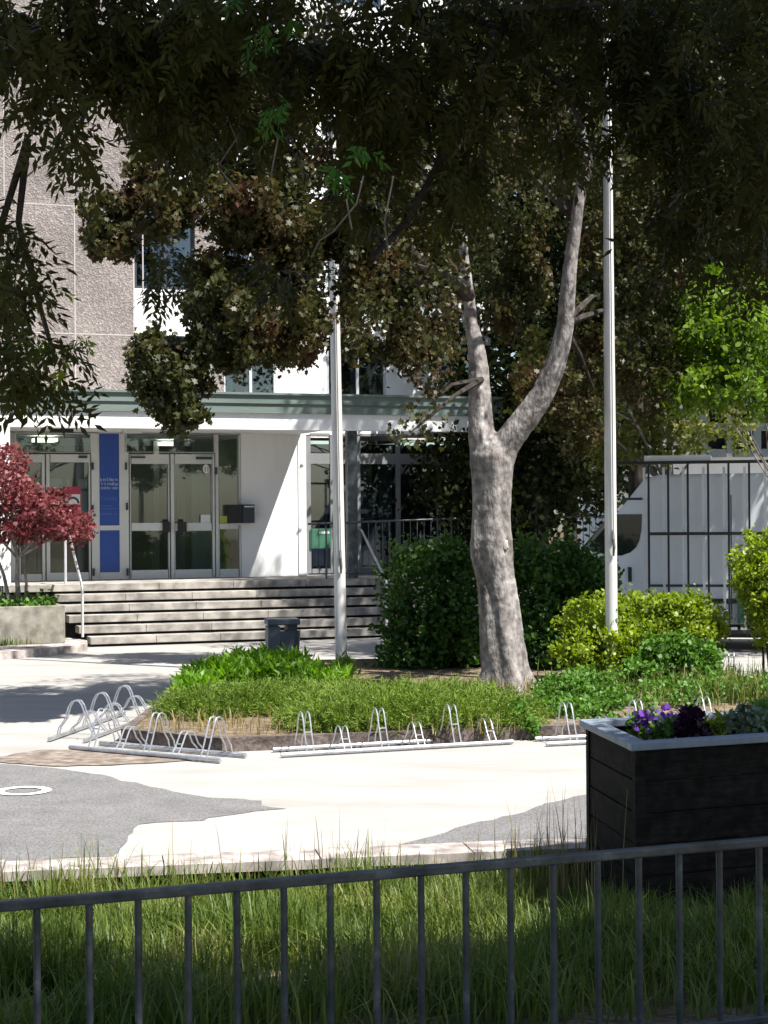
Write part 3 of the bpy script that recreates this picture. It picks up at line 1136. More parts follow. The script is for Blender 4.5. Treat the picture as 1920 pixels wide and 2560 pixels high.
def sheet(name, label, x0, x1, y0, y1, mt, v=VD - .056):
    o = pane(name, x0, x1, y0, y1, mt, None, v=v, th=.003)
    return tag(o, label, 'notice')


po = sheet('door_poster', 'red poster with a white picture field on the left door glass', 415, 520, 432, 590, M['red'])
for nm, rect, mt in (('picture', (420, 516, 482, 546), 'paper'),):
    pane(nm, *rect, M[mt], po, v=VD - .0585, th=.002)
g = MB()
pc = cr(468, 540)
for i in range(12):
    a0, a1 = math.pi * i / 12, math.pi * (i + 1) / 12
    q = []
    for a, r_ in ((a0, 30), (a0, 44), (a1, 44), (a1, 30)):
        x, y = cr(468 + r_ * math.cos(a), 541 - r_ * math.sin(a))
        uu, z_ = pl(x, y, VD)
        q.append(FP(uu, VD - .0605, z_))
    g.add(q, [(0, 1, 2, 3)])
g.build('arch_print', M['slate'], po)
sheet('paper_notice', 'small white paper notice low on the right door glass', 1296, 1358, 615, 664, M['paper'])
sheet('yellow_notice', 'yellow sheet on the side window beside the mailbox', 1422, 1480, 622, 668, M['yellow'], v=VD + .0)
g = MB()
n = 20
for i in range(n):
    a = 2 * math.pi * i / n
    x, y = cr(1331 + 22 * math.cos(a), 318 + 30 * math.sin(a))
    uu, z_ = pl(x, y, VD)
    g.v.append(FP(uu, VD - .056, z_))
g.f.append(tuple(range(n)))
sk = tag(g.build('round_sticker', M['paper']), 'round white sticker with two dark strokes high on the right door', 'sticker')
g = MB()
for x in (1322, 1340):
    p0, p1 = cr(x, 302), cr(x + 6, 336)
    u0, z1 = pl(p0[0], p0[1], VD)
    u1, z0 = pl(p1[0], p1[1], VD)
    fbox(g, u0, u1, VD - .0595, VD - .0565, z0, z1)
g.build('print', M['red'], sk)
bu0, bz1 = pl(776, 1322, VR - .07)
bu1, bz0 = pl(829, 1371, VR - .07)
g = MB()
fbox(g, bu0, bu1, VR - .07, VR - .045, bz0, bz1)
gb = tag(g.build('notice_board', M['green_bin'], bevel=.006), 'small green notice board with white marks on the glazing behind the left flagpole', 'notice board')
g = MB()
for i in range(5):
    w_ = (bu1 - bu0)
    fbox(g, bu0 + w_ * (.42 + i * .1), bu0 + w_ * (.49 + i * .1), VR - .076, VR - .071, bz1 - .1, bz1 - .055)
g.build('white_print', M['paper'], gb)

# ------------------------------------------------------------------ concrete planter with red maple
vP = -2.05
pu1 = U(163, vP, 1560)
pu0 = pu1 - 3.0
g = MB()
pf = [gp(-120, 1668), gp(0, 1650), gp(110, 1640), gp(219, 1628)]
pts = [(q.x, q.y) for q in pf] + [(FP(sL + .3, -1.55, 0).x, FP(sL + .3, -1.55, 0).y), (FP(sL, .3, 0).x, FP(sL, .3, 0).y), (FP(pu0 - 2, .3, 0).x, FP(pu0 - 2, .3, 0).y)]
g.prism(pts, 0.001, .12)
struct(g.build('kerb_platform', M['kerb_tan']))
pt = thing('concrete_planter', 'low weathered concrete planter holding the red maple beside the steps', 'planter', FP(pu1 - 1, vP + .6, .12))
g = MB()
th = .09
z0, z1 = .121, .75
fbox(g, pu0, pu1, vP, vP + th, z0, z1)
fbox(g, pu0, pu1, vP + 1.2, vP + 1.2 + th, z0, z1)
fbox(g, pu1 - th, pu1, vP + th + .001, vP + 1.199, z0, z1)
fbox(g, pu0, pu0 + th, vP + th + .001, vP + 1.199, z0, z1)
g.build('trough', M['planter_conc'], pt, bevel=.012)
g = MB()
fbox(g, pu0 + th + .002, pu1 - th - .002, vP + th + .002, vP + 1.198, z0, z1 - .08)
g.build('planter_soil', M['soil'], pt)
P = []
for _ in range(900):
    q = FP(random.uniform(pu0 + .1, pu1 - .1), random.uniform(vP + .1, vP + 1.15), .68)
    P.append((q.x, q.y, q.z + abs(random.gauss(0, .10))))
lp = leaves('planter_greenery', P, .085, 'oval', M['l_mid'], direc=(0, 0, .8))
tag(lp, 'low green leaves filling the concrete planter under the red maple', 'ground cover', kind='stuff')
# weeds at the foot of the planter
P = [FP(pu1 - 1.0 + random.gauss(0, .25), vP - .08 + random.gauss(0, .04), .12) for _ in range(120)]
tag(blades('weed_grass', P, .16, .012, M['grass']), 'small grass tuft growing at the foot of the concrete planter', 'grass', kind='stuff')

YM = 29.2
mtree = thing('red_maple', 'small dark red japanese maple growing out of the concrete planter', 'tree', at(42, 1500, YM))
g = MB()
b0 = at(48, 1512, YM)
fork = at(44, 1395, YM)
g.tube([b0, b0.lerp(fork, .5) + Vector((-.02, 0, 0)), fork], [.05, .04, .035], 8)
for px, py, dy in ((-40, 1300, .2), (20, 1270, -.3), (80, 1290, .3), (140, 1310, -.2), (60, 1200, 0), (-10, 1180, .3), (180, 1320, .1)):
    twigs(g, fork, [at(px, py, YM + dy)], .025, 6)
b1 = at(25, 1512, YM - .1)
g.tube([b1, at(10, 1440, YM), at(-20, 1360, YM)], [.035, .03, .02], 7)
b1 = at(62, 1512, YM + .1)
g.tube([b1, at(66, 1460, YM), at(60, 1400, YM), fork.lerp(at(80, 1330, YM), .5)], [.03, .025, .02, .015], 7)
g.build('trunk', M['bark_pale'], mtree, smooth=True)
P = []
for (x, y, rx, ry, n) in ((-45, 1170, 70, 60, 420), (25, 1150, 45, 45, 300), (50, 1230, 90, 55, 800), (120, 1270, 75, 50, 700), (10, 1320, 80, 40, 600), (175, 1310, 52, 42, 480), (110, 1325, 70, 28, 380), (-70, 1290, 80, 80, 700), (206, 1330, 20, 22, 100)):
    c = at(x, y, YM)
    P.append(blob(int(n * 1.6), c, (rx / 147, .75, ry / 147), 30, .2, .4))
leaves('crown', np.concatenate(P), .075, 'maple', M['l_red'], mtree, direc=(0, -.2, -.5), spread=.8, flat=.8)

# ------------------------------------------------------------------ litter bin
bx = gp(705, 1690)
YBn = bx.y
lb = thing('litter_bin', 'dark blue grey metal litter bin with a hood behind the green plants', 'litter bin', (bx.x, bx.y, 0))
Mx = Matrix.Translation((bx.x, bx.y, 0)) @ Matrix.Rotation(R(12), 4, 'Z')


def bp2(px, py):
    q = at(px, py, YBn)
    return q.x - bx.x, q.z


xs0, _ = bp2(663, 1600)
zt1 = at(700, 1546, YBn).z
g = MB()
g.box(-.21, -.04, -.15, .15, 0.02, zt1 - .1, Mx)
g.build('post', M['bin'], lb, bevel=.01)
g = MB()
n = 16
prof = [(.165, .06), (.19, zt1 * .55), (.205, zt1 - .17)]
vs, fs = [], []
for r_, z_ in prof:
    for i in range(n):
        a = 2 * math.pi * i / n
        vs.append(Mx @ Vector((.06 + r_ * math.cos(a), r_ * math.sin(a) * .85, z_)))
for k in range(2):
    for i in range(n):
        j = (i + 1) % n
        fs.append((k * n + i, k * n + j, (k + 1) * n + j, (k + 1) * n + i))
fs.append(tuple(range(n - 1, -1, -1)))
fs.append(tuple(range(2 * n, 3 * n)))
g.add(vs, fs)
g.build('basket', M['bin'], lb, smooth=True)
g = MB()
g.box(-.22, .235, -.18, .18, zt1 - .085, zt1, Mx)
g.build('hood', M['bin'], lb, bevel=.02)
g = MB()
g.box(.06, .2, -.13, .13, zt1 - .18, zt1 - .07, Mx)
g.build('hood_bracket', M['slate'], lb)

# ------------------------------------------------------------------ flagpoles


def flagpole(base, top, r0, r1, label, streak):
    fpole = thing('flagpole', label, 'flagpole', base, 'white flagpoles on the planted island')
    b_, t_ = Vector(base), Vector(top)
    g = MB()
    g.tube([b_, b_.lerp(t_, .35), b_.lerp(t_, .7), t_], [r0, r0 * .9, (r0 + r1) / 2, r1], 24)
    g.build('pole', M['pole'], fpole, smooth=True)
    g = MB()
    g.tube([b_ - Vector((0, 0, .05)), b_ + Vector((0, 0, .05))], r0 * 1.5, 20)
    g.build('base_plate', M['galv'], fpole)
    # halyard and cleat on the camera side
    f = (t_ - b_).normalized()
    g = MB()
    off = Vector((r0 * .25, -r0 - .012, 0))
    g.tube([b_ + f * streak + off, b_ + f * 3.6 + off * .99, b_ + f * 6.5 + off * .8, b_ + f * 9.0 + off * .66], .007, 5)
    g.build('halyard', M['rope'], fpole)
    g = MB()
    c_ = b_ + f * streak + off
    g.tube([c_ - f * .16, c_ - f * .05 + Vector((.004, -.03, 0)), c_ + f * .05 + Vector((-.004, -.03, 0)), c_ + f * .16], [.012, .02, .02, .012], 8)
    g.build('cleat', M['rope'], fpole)
    return fpole


pb = gp(854, 1688)
ptp = at(821, -120, 24.0)
flagpole((pb.x, pb.y, 0.02), (ptp.x, pb.y, ptp.z), .083, .04, 'white flagpole standing behind the leafy plants near the litter bin', 1.55)
pb = gp(1530, 1712, .1)
ptp = at(1515, -120, pb.y)
flagpole((pb.x, pb.y, 0.1), (ptp.x, pb.y, ptp.z), .079, .038, 'white flagpole standing in the golden shrub in front of the van', 1.75)

# ------------------------------------------------------------------ main tree
YT = 20.6
mt_ = thing('island_tree', 'large forked tree with grey bark and brownish green leaves on the island', 'tree', D(1090, 1482, YT))
prof = [(1505, 1022, 1162), (1480, 1030, 1150), (1440, 1038, 1138), (1400, 1035, 1131), (1350, 1034, 1124), (1300, 1032, 1118), (1250, 1028, 1110), (1225, 1022, 1108), (1200, 1015, 1107), (1170, 1014, 1106), (1120, 1018, 1101), (1050, 1020, 1103), (1000, 1016, 1108), (985, 1017, 1110), (965, 1028, 1104), (945, 1045, 1088)]
g = MB()


def prof_tube(mb, prof, Y, n=28, dY=0.0, flare=False):
    path, rad = [], []
    for k, (y, a, b_) in enumerate(prof):
        q = D((a + b_) / 2, y, Y + dY * k / max(1, len(prof) - 1))
        path.append(q)
        rad.append((b_ - a) / 2 * K / F * Y)
    # resample
    P2, R2 = [], []
    for (a, b_), (ra, rb) in zip(zip(path, path[1:]), zip(rad, rad[1:])):
        for s_ in range(4):
            P2.append(a.lerp(b_, s_ / 4))
            R2.append(ra + (rb - ra) * s_ / 4)
    P2.append(path[-1])
    R2.append(rad[-1])
    o = len(mb.v)
    mb.tube(P2, R2, n)
    # root flutes and bark ridges
    for i in range(len(P2)):
        for j in range(n):
            a = 2 * math.pi * j / n
            v = Vector(mb.v[o + i * n + j])
            amp = .018 * math.sin(5 * a + 1.2 + .6 * P2[i].z) + .012 * math.sin(9 * a + 3 * P2[i].z)
            if flare and P2[i].z < .5:
                amp += .22 * (max(0, .5 - P2[i].z) ** 1.5) * math.sin(4 * a + .5)
            amp += random.uniform(-.008, .008)
            v += (v - P2[i]) * amp / max(.1, R2[i]) * R2[i] * 4
            mb.v[o + i * n + j] = tuple(v)


prof_tube(g, prof, YT, flare=True)
prof_tube(g, [(985, 1016, 1075), (940, 1011, 1068), (900, 1011, 1064), (850, 1012, 1060), (800, 1013, 1056), (750, 1010, 1048), (700, 1003, 1033), (640, 1000, 1026), (560, 992, 1014), (400, 985, 1001), (100, 975, 985)], YT, 20, dY=.3)
prof_tube(g, [(1000, 1045, 1108), (960, 1062, 1122), (930, 1085, 1142), (890, 1118, 1172), (850, 1148, 1197), (800, 1172, 1218), (750, 1190, 1232), (700, 1203, 1240), (640, 1208, 1243), (560, 1218, 1248), (480, 1232, 1258), (380, 1246, 1268), (150, 1262, 1278)], YT, 20, dY=-.4)
trunk = g.build('trunk', M['bark'], mt_, smooth=True)
rm = trunk.modifiers.new('blend', 'REMESH')
rm.mode = 'VOXEL'
rm.voxel_size = .024
rm.use_smooth_shade = True
sm = trunk.modifiers.new('soften', 'SMOOTH')
sm.factor = .5
sm.iterations = 5
g = MB()
for (x, y, rx, ry) in ((1068, 1163, 14, 5), (1092, 1178, 8, 14), (1052, 1167, 6, 4)):
    c = D(x, y, YT - .175)
    n = 14
    o = []
    for i in range(n):
        a = 2 * math.pi * i / n
        rr = random.uniform(.8, 1.15)
        o.append(c + Vector((rx * K / F * YT * math.cos(a) * rr, 0, ry * K / F * YT * math.sin(a) * rr)))
    g.add([q + Vector((0, .06, 0)) for q in o] + [c + (q - c) * .7 + Vector((0, -.035, 0)) for q in o] + [c + Vector((0, -.045, 0))],
          [(i, (i + 1) % n, n + (i + 1) % n, n + i) for i in range(n)] + [(n + i, n + (i + 1) % n, 2 * n) for i in range(n)])
g.build('bark_scar', M['scar'], trunk, smooth=True)
g = MB()
fk1, fk2 = D(1010, 560, YT), D(1240, 500, YT - .3)
lim = [(D(1015, 640, YT), [(850, 560, 19.5), (700, 480, 19.0), (560, 520, 18.4)], .075), (D(700, 480, 19), [(560, 560, 18.6), (430, 640, 18.2), (340, 800, 18.0), (470, 470, 18.4), (300, 480, 18.0)], .035),
       (D(1040, 820, YT), [(930, 870, 20), (880, 940, 19.6)], .04), (D(1215, 700, YT), [(1290, 640, 22), (1380, 720, 22.4), (1290, 860, 22)], .05),
       (D(1245, 480, YT), [(1100, 350, 20), (1330, 300, 22.2), (1180, 200, 19)], .05), (D(1005, 480, YT), [(860, 330, 19.6), (640, 300, 19), (980, 200, 20)], .055)]
for s_, es, r_ in lim:
    twigs(g, s_, [D(*e) for e in es], r_, 6)
g.build('branch', M['bark_dark'], mt_, smooth=True)
# crown: (x, y, rx, ry in view px, depth, depth radius, leaves)
cb = [(370, 800, 88, 95, 18.0, .55, 1500), (390, 890, 55, 42, 17.9, .35, 380), (235, 490, 58, 72, 18.0, .5, 800), (330, 430, 85, 95, 18.3, .7, 1300), (500, 690, 105, 105, 18.4, .8, 2200), (470, 600, 60, 60, 18.6, .7, 700),
      (560, 600, 120, 140, 18.8, .9, 2200), (560, 440, 150, 110, 18.6, .9, 2000), (630, 690, 78, 105, 19.0, .9, 1700), (790, 690, 50, 95, 19.2, .8, 1000), (640, 500, 70, 120, 19.2, 1.0, 1300), (800, 520, 60, 110, 19.4, .9, 1100), (720, 480, 40, 80, 19.4, .6, 600), (860, 640, 120, 150, 19.4, .9, 2400), (870, 450, 140, 140, 19.6, 1.0, 2000),
      (940, 720, 70, 90, 19.8, .6, 900), (900, 920, 70, 55, 19.6, .5, 420), (930, 830, 60, 60, 20, .5, 420), (480, 280, 160, 120, 19, 1, 1800), (345, 260, 75, 110, 18.7, .7, 900), (430, 130, 130, 100, 18.8, .8, 1200), (610, 300, 95, 120, 19.4, 1, 1300), (800, 300, 70, 120, 19.6, 1, 1000), (930, 260, 150, 140, 19.8, 1.1, 1800),
      (1080, 420, 120, 150, 21.4, .8, 1300), (1015, 540, 60, 80, 19.9, .5, 700), (1040, 400, 80, 80, 19.8, .5, 700), (1185, 330, 60, 100, 19.8, .5, 700), (1110, 620, 75, 100, 21.6, .6, 900), (1120, 250, 130, 130, 20.6, 1, 1500), (1180, 830, 75, 70, 21.3, .5, 500), (1290, 640, 75, 120, 22.2, .7, 1000), (1250, 900, 80, 80, 22.0, .6, 800),
      (1290, 760, 60, 70, 22.2, .6, 500), (1320, 400, 120, 150, 22.4, .9, 1500), (1400, 600, 90, 110, 22.4, .8, 1000), (1400, 800, 80, 110, 22.6, .7, 700), (1480, 450, 110, 130, 22.4, .9, 1200)]
P = []
for x, y, rx, ry, Y, dr, n in cb:
    s_ = K / F * Y
    P.append(blob(int(n * 2.6), D(x, y, Y), (rx * s_, dr, ry * s_), 46, .13, .35))
# unseen crown clumps above the picture, placed to shade limbs and plaza
for c_, r_, n in (((.5, 18.6, 8.7), (1.6, 1.2, .8), 3000), ((1.3, 20.4, 8.8), (1.2, .9, .7), 1800), ((3.2, 19.6, 7.4), (.8, .7, .7), 1100)):
    P.append(blob(n, c_, r_, 60, .14, .4))
P = np.concatenate(P)
hit = P - np.array(SD) * (P[:, 2:3] / SD.z)          # where each leaf's shadow falls
lit = (hit[:, 0] > -2.8) & (hit[:, 0] < -.1) & (hit[:, 1] > 18.5) & (hit[:, 1] < 22.7)
P = P[~lit | (RNG.random(len(P)) < .1)]
P = np.concatenate([P] + [blob(n, D(x, y, 24.7), (rx * K / F * 24.7, .45, ry * K / F * 24.7), 46, .13, .35) for x, y, rx, ry, n in ((890, 640, 110, 135, 5200), (860, 540, 100, 100, 3000), (950, 430, 130, 130, 4000), (720, 150, 60, 170, 2000), (860, 260, 120, 130, 3000), (540, 60, 190, 120, 3000), (380, 130, 100, 100, 1600), (1000, 120, 130, 120, 2600), (640, 715, 75, 62, 1500), (755, 715, 60, 70, 1500), (880, 745, 85, 62, 1700), (800, 600, 80, 90, 1600))])
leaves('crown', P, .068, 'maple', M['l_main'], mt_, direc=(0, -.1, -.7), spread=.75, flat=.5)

# ------------------------------------------------------------------ foreground tree (its trunk stands behind the camera, limbs reach over the grass)
ft = thing('overhanging_tree', 'dark overhanging branches with narrow drooping leaves filling the top of the view', 'tree', (4.2, -1.5, .5))
g = MB()
g.tube([(4.2, -1.5, .3), (4.15, -1.3, 2.0), (4.0, -.8, 4.2), (3.7, 0, 6.0)], [.3, .24, .2, .15], 14)
hub = Vector((3.7, 0, 6.0))
hub2 = Vector((4.0, -.8, 4.2))
sp = [D(1090, 60, 5.7), D(300, -60, 5.5), D(1500, -80, 5.8), D(60, 300, 5.6)]
for e, s_, r_ in ((sp[0], hub, .04), (sp[1], hub, .035), (sp[2], hub2, .035), (sp[3], hub, .02)):
    twigs(g, s_, [e], r_, 8)
for a in ([(1090, 60), (1040, 160), (1000, 260), (960, 330), (905, 420)], [(1090, 60), (980, 35), (830, 28), (700, 60)], [(1090, 60), (1150, 130), (1220, 190), (1260, 280)], [(1500, -60), (1440, 60), (1400, 200), (1430, 330)],
          [(1090, 60), (1110, 20), (1290, 10), (1500, -60)], [(960, 330), (880, 480), (800, 560)], [(300, -60), (250, 80), (200, 200), (150, 330)], [(300, -60), (420, 60), (560, 120), (640, 240)],
          [(60, 300), (40, 480), (80, 640), (120, 780)], [(60, 300), (-20, 560), (20, 740)]):
    pts = [D(x, y, 5.7 + .12 * math.sin(i + x)) for i, (x, y) in enumerate(a)]
    g.tube(pts, [.013, .011, .009, .007, .004][:len(pts)], 6)
g.build('trunk', M['bark_dark'], ft, smooth=True)
g = MB()
for a in ([(785, 380), (770, 440), (720, 500), (690, 520), (672, 556)], [(748, 430), (755, 470), (760, 495)], [(560, 230), (600, 300), (585, 380)], [(480, 230), (510, 300), (470, 360), (520, 420)], [(850, 380), (830, 480), (838, 540)]):
    g.tube([D(x, y, 5.4) for x, y in a], .0028, 5)
g.build('bare_twig', M['bark_pale'], ft)
P = []
fb = [(120, 40, 170, 90, 6.2, 110), (60, 130, 50, 70, 6.0, 26), (185, 320, 26, 66, 6.2, 10), (100, 220, 60, 50, 6.2, 14), (240, 120, 80, 90, 6.4, 60), (400, 80, 170, 110, 6.5, 130), (340, 190, 70, 70, 6.5, 26), (300, 20, 90, 50, 6.4, 34), (380, 230, 100, 80, 6.6, 45), (620, 60, 180, 90, 6.8, 110), (600, 210, 150, 100, 7.0, 60),
      (850, 80, 180, 120, 7.0, 130), (820, 250, 150, 110, 7.2, 75), (780, 420, 110, 90, 7.4, 35), (1050, 60, 160, 110, 7.2, 110), (1030, 250, 120, 130, 7.3, 70), (960, 400, 90, 110, 7.4, 38), (1250, 60, 170, 110, 7.4, 120), (1240, 230, 120, 120, 7.5, 55),
      (1480, 90, 190, 140, 7.2, 135), (1560, 280, 150, 130, 7.0, 95), (1430, 300, 120, 130, 7.4, 55), (1600, 460, 90, 110, 7.0, 60), (1480, 470, 110, 90, 7.5, 45), (1620, 600, 50, 60, 7.0, 14), (1380, 150, 100, 130, 7.6, 70),
      (25, 480, 36, 60, 6.2, 18), (45, 610, 46, 50, 6.2, 16), (15, 780, 42, 50, 6.2, 18), (85, 745, 40, 34, 6.3, 9), (85, 835, 46, 26, 6.3, 13), (-15, 580, 36, 100, 6.0, 14), (370, 560, 45, 70, 7.6, 14), (620, 580, 60, 60, 7.6, 16)]
for x, y, rx, ry, Y, n in fb:
    s_ = K / F * Y
    Y *= .8
    s_ = K / F * Y
    P.append(blob(int(n * 1.6), D(x, y - 15, Y), (rx * s_, .35, ry * s_), max(8, n // 6), .15, .3))
P = np.concatenate(P)
dd_ = P - np.array(CAM)
pxx = 960 + F * (dd_ @ np.array(rt)) / (dd_ @ np.array(fwd))
pyy = 1280 - F * (dd_ @ np.array(up)) / (dd_ @ np.array(fwd))
gap = ((np.abs(pxx - 822) < 26) & (pyy < 330)) | ((np.abs(pxx - 1518) < 24) & (pyy < 700))
P = P[~gap | (RNG.random(len(P)) < .3)]
compound('foliage', P, .15, M['l_fore'], ft, droop=.9, pairs=6, lsize=.045)
P = []
for x, y, rx, ry, n in ((570, 75, 22, 30, 9), (622, 65, 22, 26, 9), (555, 130, 20, 24, 7), (605, 245, 26, 40, 12), (585, 300, 20, 30, 6), (735, 385, 24, 28, 10), (780, 330, 26, 26, 8), (110, 70, 26, 50, 8), (8, 640, 22, 30, 7), (20, 760, 22, 30, 7), (90, 745, 24, 20, 5), (510, 10, 26, 14, 5)):
    s_ = K / F * 5.3
    P.append(blob(max(2, int(n * .6)), D(x, y - 8, 5.0), (rx * s_ * .8, .06, ry * s_ * .8), 4, .15, .2))
compound('sunlit_foliage', np.concatenate(P), .045, M['l_sunlit'], ft, droop=.9, pairs=3, lsize=.036)  # sprays made to look sunlit by a brighter leaf colour
P = []
for x, y, rx, ry, n in ((8, 630, 22, 34, 7), (24, 700, 24, 26, 6), (90, 745, 26, 20, 6), (60, 780, 30, 24, 7), (30, 830, 26, 20, 5), (118, 640, 14, 22, 4), (170, 738, 26, 6, 5), (150, 800, 20, 14, 4)):
    s_ = K / F * 5.2
    P.append(blob(n, D(x, y - 8, 5.2), (rx * s_ * .8, .08, ry * s_ * .8), 4, .15, .2))
compound('sunlit_yellow_foliage', np.concatenate(P), .06, M['l_sun_yellow'], ft, droop=.5, pairs=4, lsize=.034)  # sunlit look put into the leaf colour; clumps hang in shade
P = []
for c_, r_, n in (((2.2, 4.9, 6.4), (2.2, 1.4, .8), 2900), ((4.6, 5.1, 6.4), (1.8, 1.5, .8), 3300), ((.3, 4.0, 6.4), (1.6, 1.3, .8), 1800), ((3.4, 2.2, 8), (3.4, 2, 1.2), 1500), ((5.7, 8.2, 6.4), (1.6, 1.3, .7), 2600), ((7.2, 8.2, 6.8), (1.4, 1.3, .7), 1500), ((4.9, 6.6, 6.2), (1.0, .7, .5), 350)):
    P.append(blob(n, c_, r_, 60, .16, .2))
compound('crown', np.concatenate(P), .30, M['l_fore'], ft, droop=.5, pairs=4, lsize=.13)  # unseen overhead clumps, shaped to shade the grass and planter


# ------------------------------------------------------------------ background trees
def tree(name, label, base, h, crown, mt, size, shape='oval', trunk_r=.14, bark='bark_dark', lean=(0, 0)):
    t_ = thing(name, label, 'tree', base, 'trees behind the island')
    b_ = Vector(base)
    top = b_ + Vector((lean[0], lean[1], h))
    g = MB()
    g.tube([b_, b_.lerp(top, .3) + Vector((.05, 0, 0)), b_.lerp(top, .65), top], [trunk_r * 1.25, trunk_r, trunk_r * .75, trunk_r * .35], 12)
    twigs(g, b_.lerp(top, .5), [c_[0] for c_ in crown], trunk_r * .4, 6)
    g.build('trunk', M[bark], t_, smooth=True)
    P = [blob(int(n * 1.5), c_, r_, max(20, n // 35), .14, .3) for c_, r_, n in crown]
    leaves('crown', np.concatenate(P), size * .8, shape, M[mt], t_, direc=(0, 0, -.4), spread=.9, flat=.6)
    return t_


tree('background_tree', 'tall dark tree rising behind the right flagpole and the van', (7.4, 27.0, 0), 10, [((6.4, 25.6, 8.6), (2.4, 2.2, 2.4), 5200), ((5.0, 26.4, 6.6), (1.8, 1.5, 1.6), 2600), ((7.6, 25.5, 6.4), (1.6, 1.6, 1.6), 2200), ((6.2, 26, 11.4), (2.6, 2.4, 2), 3600), ((7.1, 24, 10), (2.2, 1.3, 1.6), 3000)], 'l_dark', .17)  # last clump is out of view, added to shade the van
tree('background_tree', 'tall narrow dark tree added by the building corner to shade the right entrance', (4.4, 30.2, 0), 11, [((4.0, 29.2, 9.8), (2.1, .9, 2.0), 3600), ((4.6, 29.2, 12.6), (2.0, .9, 1.6), 2000), ((5.2, 30, 7.4), (1.3, 1.0, 1.4), 1800), ((6.6, 31.4, 10.4), (2.2, 1.4, 2.0), 3000)], 'l_dark', .15)  # tree added for its shade on the fascia and entrance
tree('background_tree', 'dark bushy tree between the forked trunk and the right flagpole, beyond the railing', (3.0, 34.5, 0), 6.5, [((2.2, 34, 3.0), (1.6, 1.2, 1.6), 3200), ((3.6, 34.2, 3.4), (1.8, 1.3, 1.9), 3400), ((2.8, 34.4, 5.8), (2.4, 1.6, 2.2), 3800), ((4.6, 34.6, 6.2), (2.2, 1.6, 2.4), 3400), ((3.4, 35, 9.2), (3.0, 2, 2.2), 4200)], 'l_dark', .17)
tree('background_tree', 'leafy bright green young tree overhanging the van at the right edge', (5.6, 23.6, .1), 4.2, [(D(1560, 720, 22.4), (.85, .7, .55), 1500), (D(1640, 700, 22.6), (.8, .7, .6), 1300), (D(1560, 835, 22.2), (.75, .6, .38), 1100), (D(1500, 690, 22.6), (.4, .4, .35), 420), (D(1650, 850, 22.6), (.5, .5, .4), 520), (D(1490, 790, 22.8), (.5, .5, .4), 420), (D(1600, 620, 23), (.7, .6, .35), 700), (D(1590, 780, 23), (.8, .5, .5), 900)], 'l_lime', .105, 'oval', .035, 'bark')
tree('background_tree', 'slim olive leaved tree in front of the pale annex beside the right flagpole', (4.9, 29.5, 0), 5.2, [(D(1400, 860, 29), (.9, .7, 1.0), 700), (D(1350, 960, 29), (.7, .6, .5), 420), (D(1450, 940, 29), (.7, .6, .45), 400), (D(1540, 930, 29), (.7, .6, .5), 420), (D(1430, 760, 29), (.9, .7, .8), 600), (D(1250, 880, 27), (.6, .5, .6), 600), (D(1290, 770, 27), (.5, .5, .5), 420), (D(1170, 800, 27), (.5, .5, .6), 420), (D(1140, 880, 27), (.35, .4, .35), 200)], 'l_olive', .13, 'oval', .07, 'bark')

tree('background_tree', 'far dark tree filling the gap above the railing right of the forked trunk', (4.2, 39, 0), 10, [((3.4, 38.5, 5), (2.6, 1.5, 3), 3000), ((5.4, 38.8, 7.5), (2.8, 1.5, 3), 3000), ((3.6, 39, 10.5), (3.0, 1.5, 2.8), 3000), ((7.4, 39, 10.5), (3.0, 1.5, 2.6), 2600), ((5.4, 39, 13.5), (4.0, 1.5, 2.0), 2600)], 'l_dark', .28)
tree('background_tree', 'far dark tree above the annex lattice at the right edge', (10.5, 38.6, 0), 10, [((9.4, 38.4, 10), (2.6, 1.5, 2.6), 2800), ((11, 38.4, 8.4), (2.4, 1.4, 1.6), 1800), ((9, 38.4, 13), (3.2, 1.5, 2.4), 2400)], 'l_dark', .28)
# annex building far right
ax = thing('annex_building', 'pale annex with a grey lattice of small openings behind the van', 'building', (11, 40, 0))
g = MB()
g.box(5.2, 22, 40.0, 46, 0, 8.6)
g.build('wall', M['white_wall'], ax)
g = MB()
x0, x1, z0, z1 = 7.4, 16.0, 3.6, 8.4
nxx, nzz = 14, 8
cw, chh = (x1 - x0) / nxx, (z1 - z0) / nzz
for i in range(nxx + 1):
    g.box(x0 + i * cw - .09, x0 + i * cw + .09, 39.7, 39.95, z0, z1)
for j in range(nzz + 1):
    for i in range(nxx):
        g.box(x0 + i * cw + .091, x0 + (i + 1) * cw - .091, 39.72, 39.93, z0 + j * chh - .09, z0 + j * chh + .09)
g.build('lattice_screen', M['lattice'], ax)
g = MB()
g.box(x0, x1, 39.96, 39.99, z0, z1)
g.build('opening_shade', M['gap_shade'], ax)  # dark sheet stands in for shade inside the lattice openings


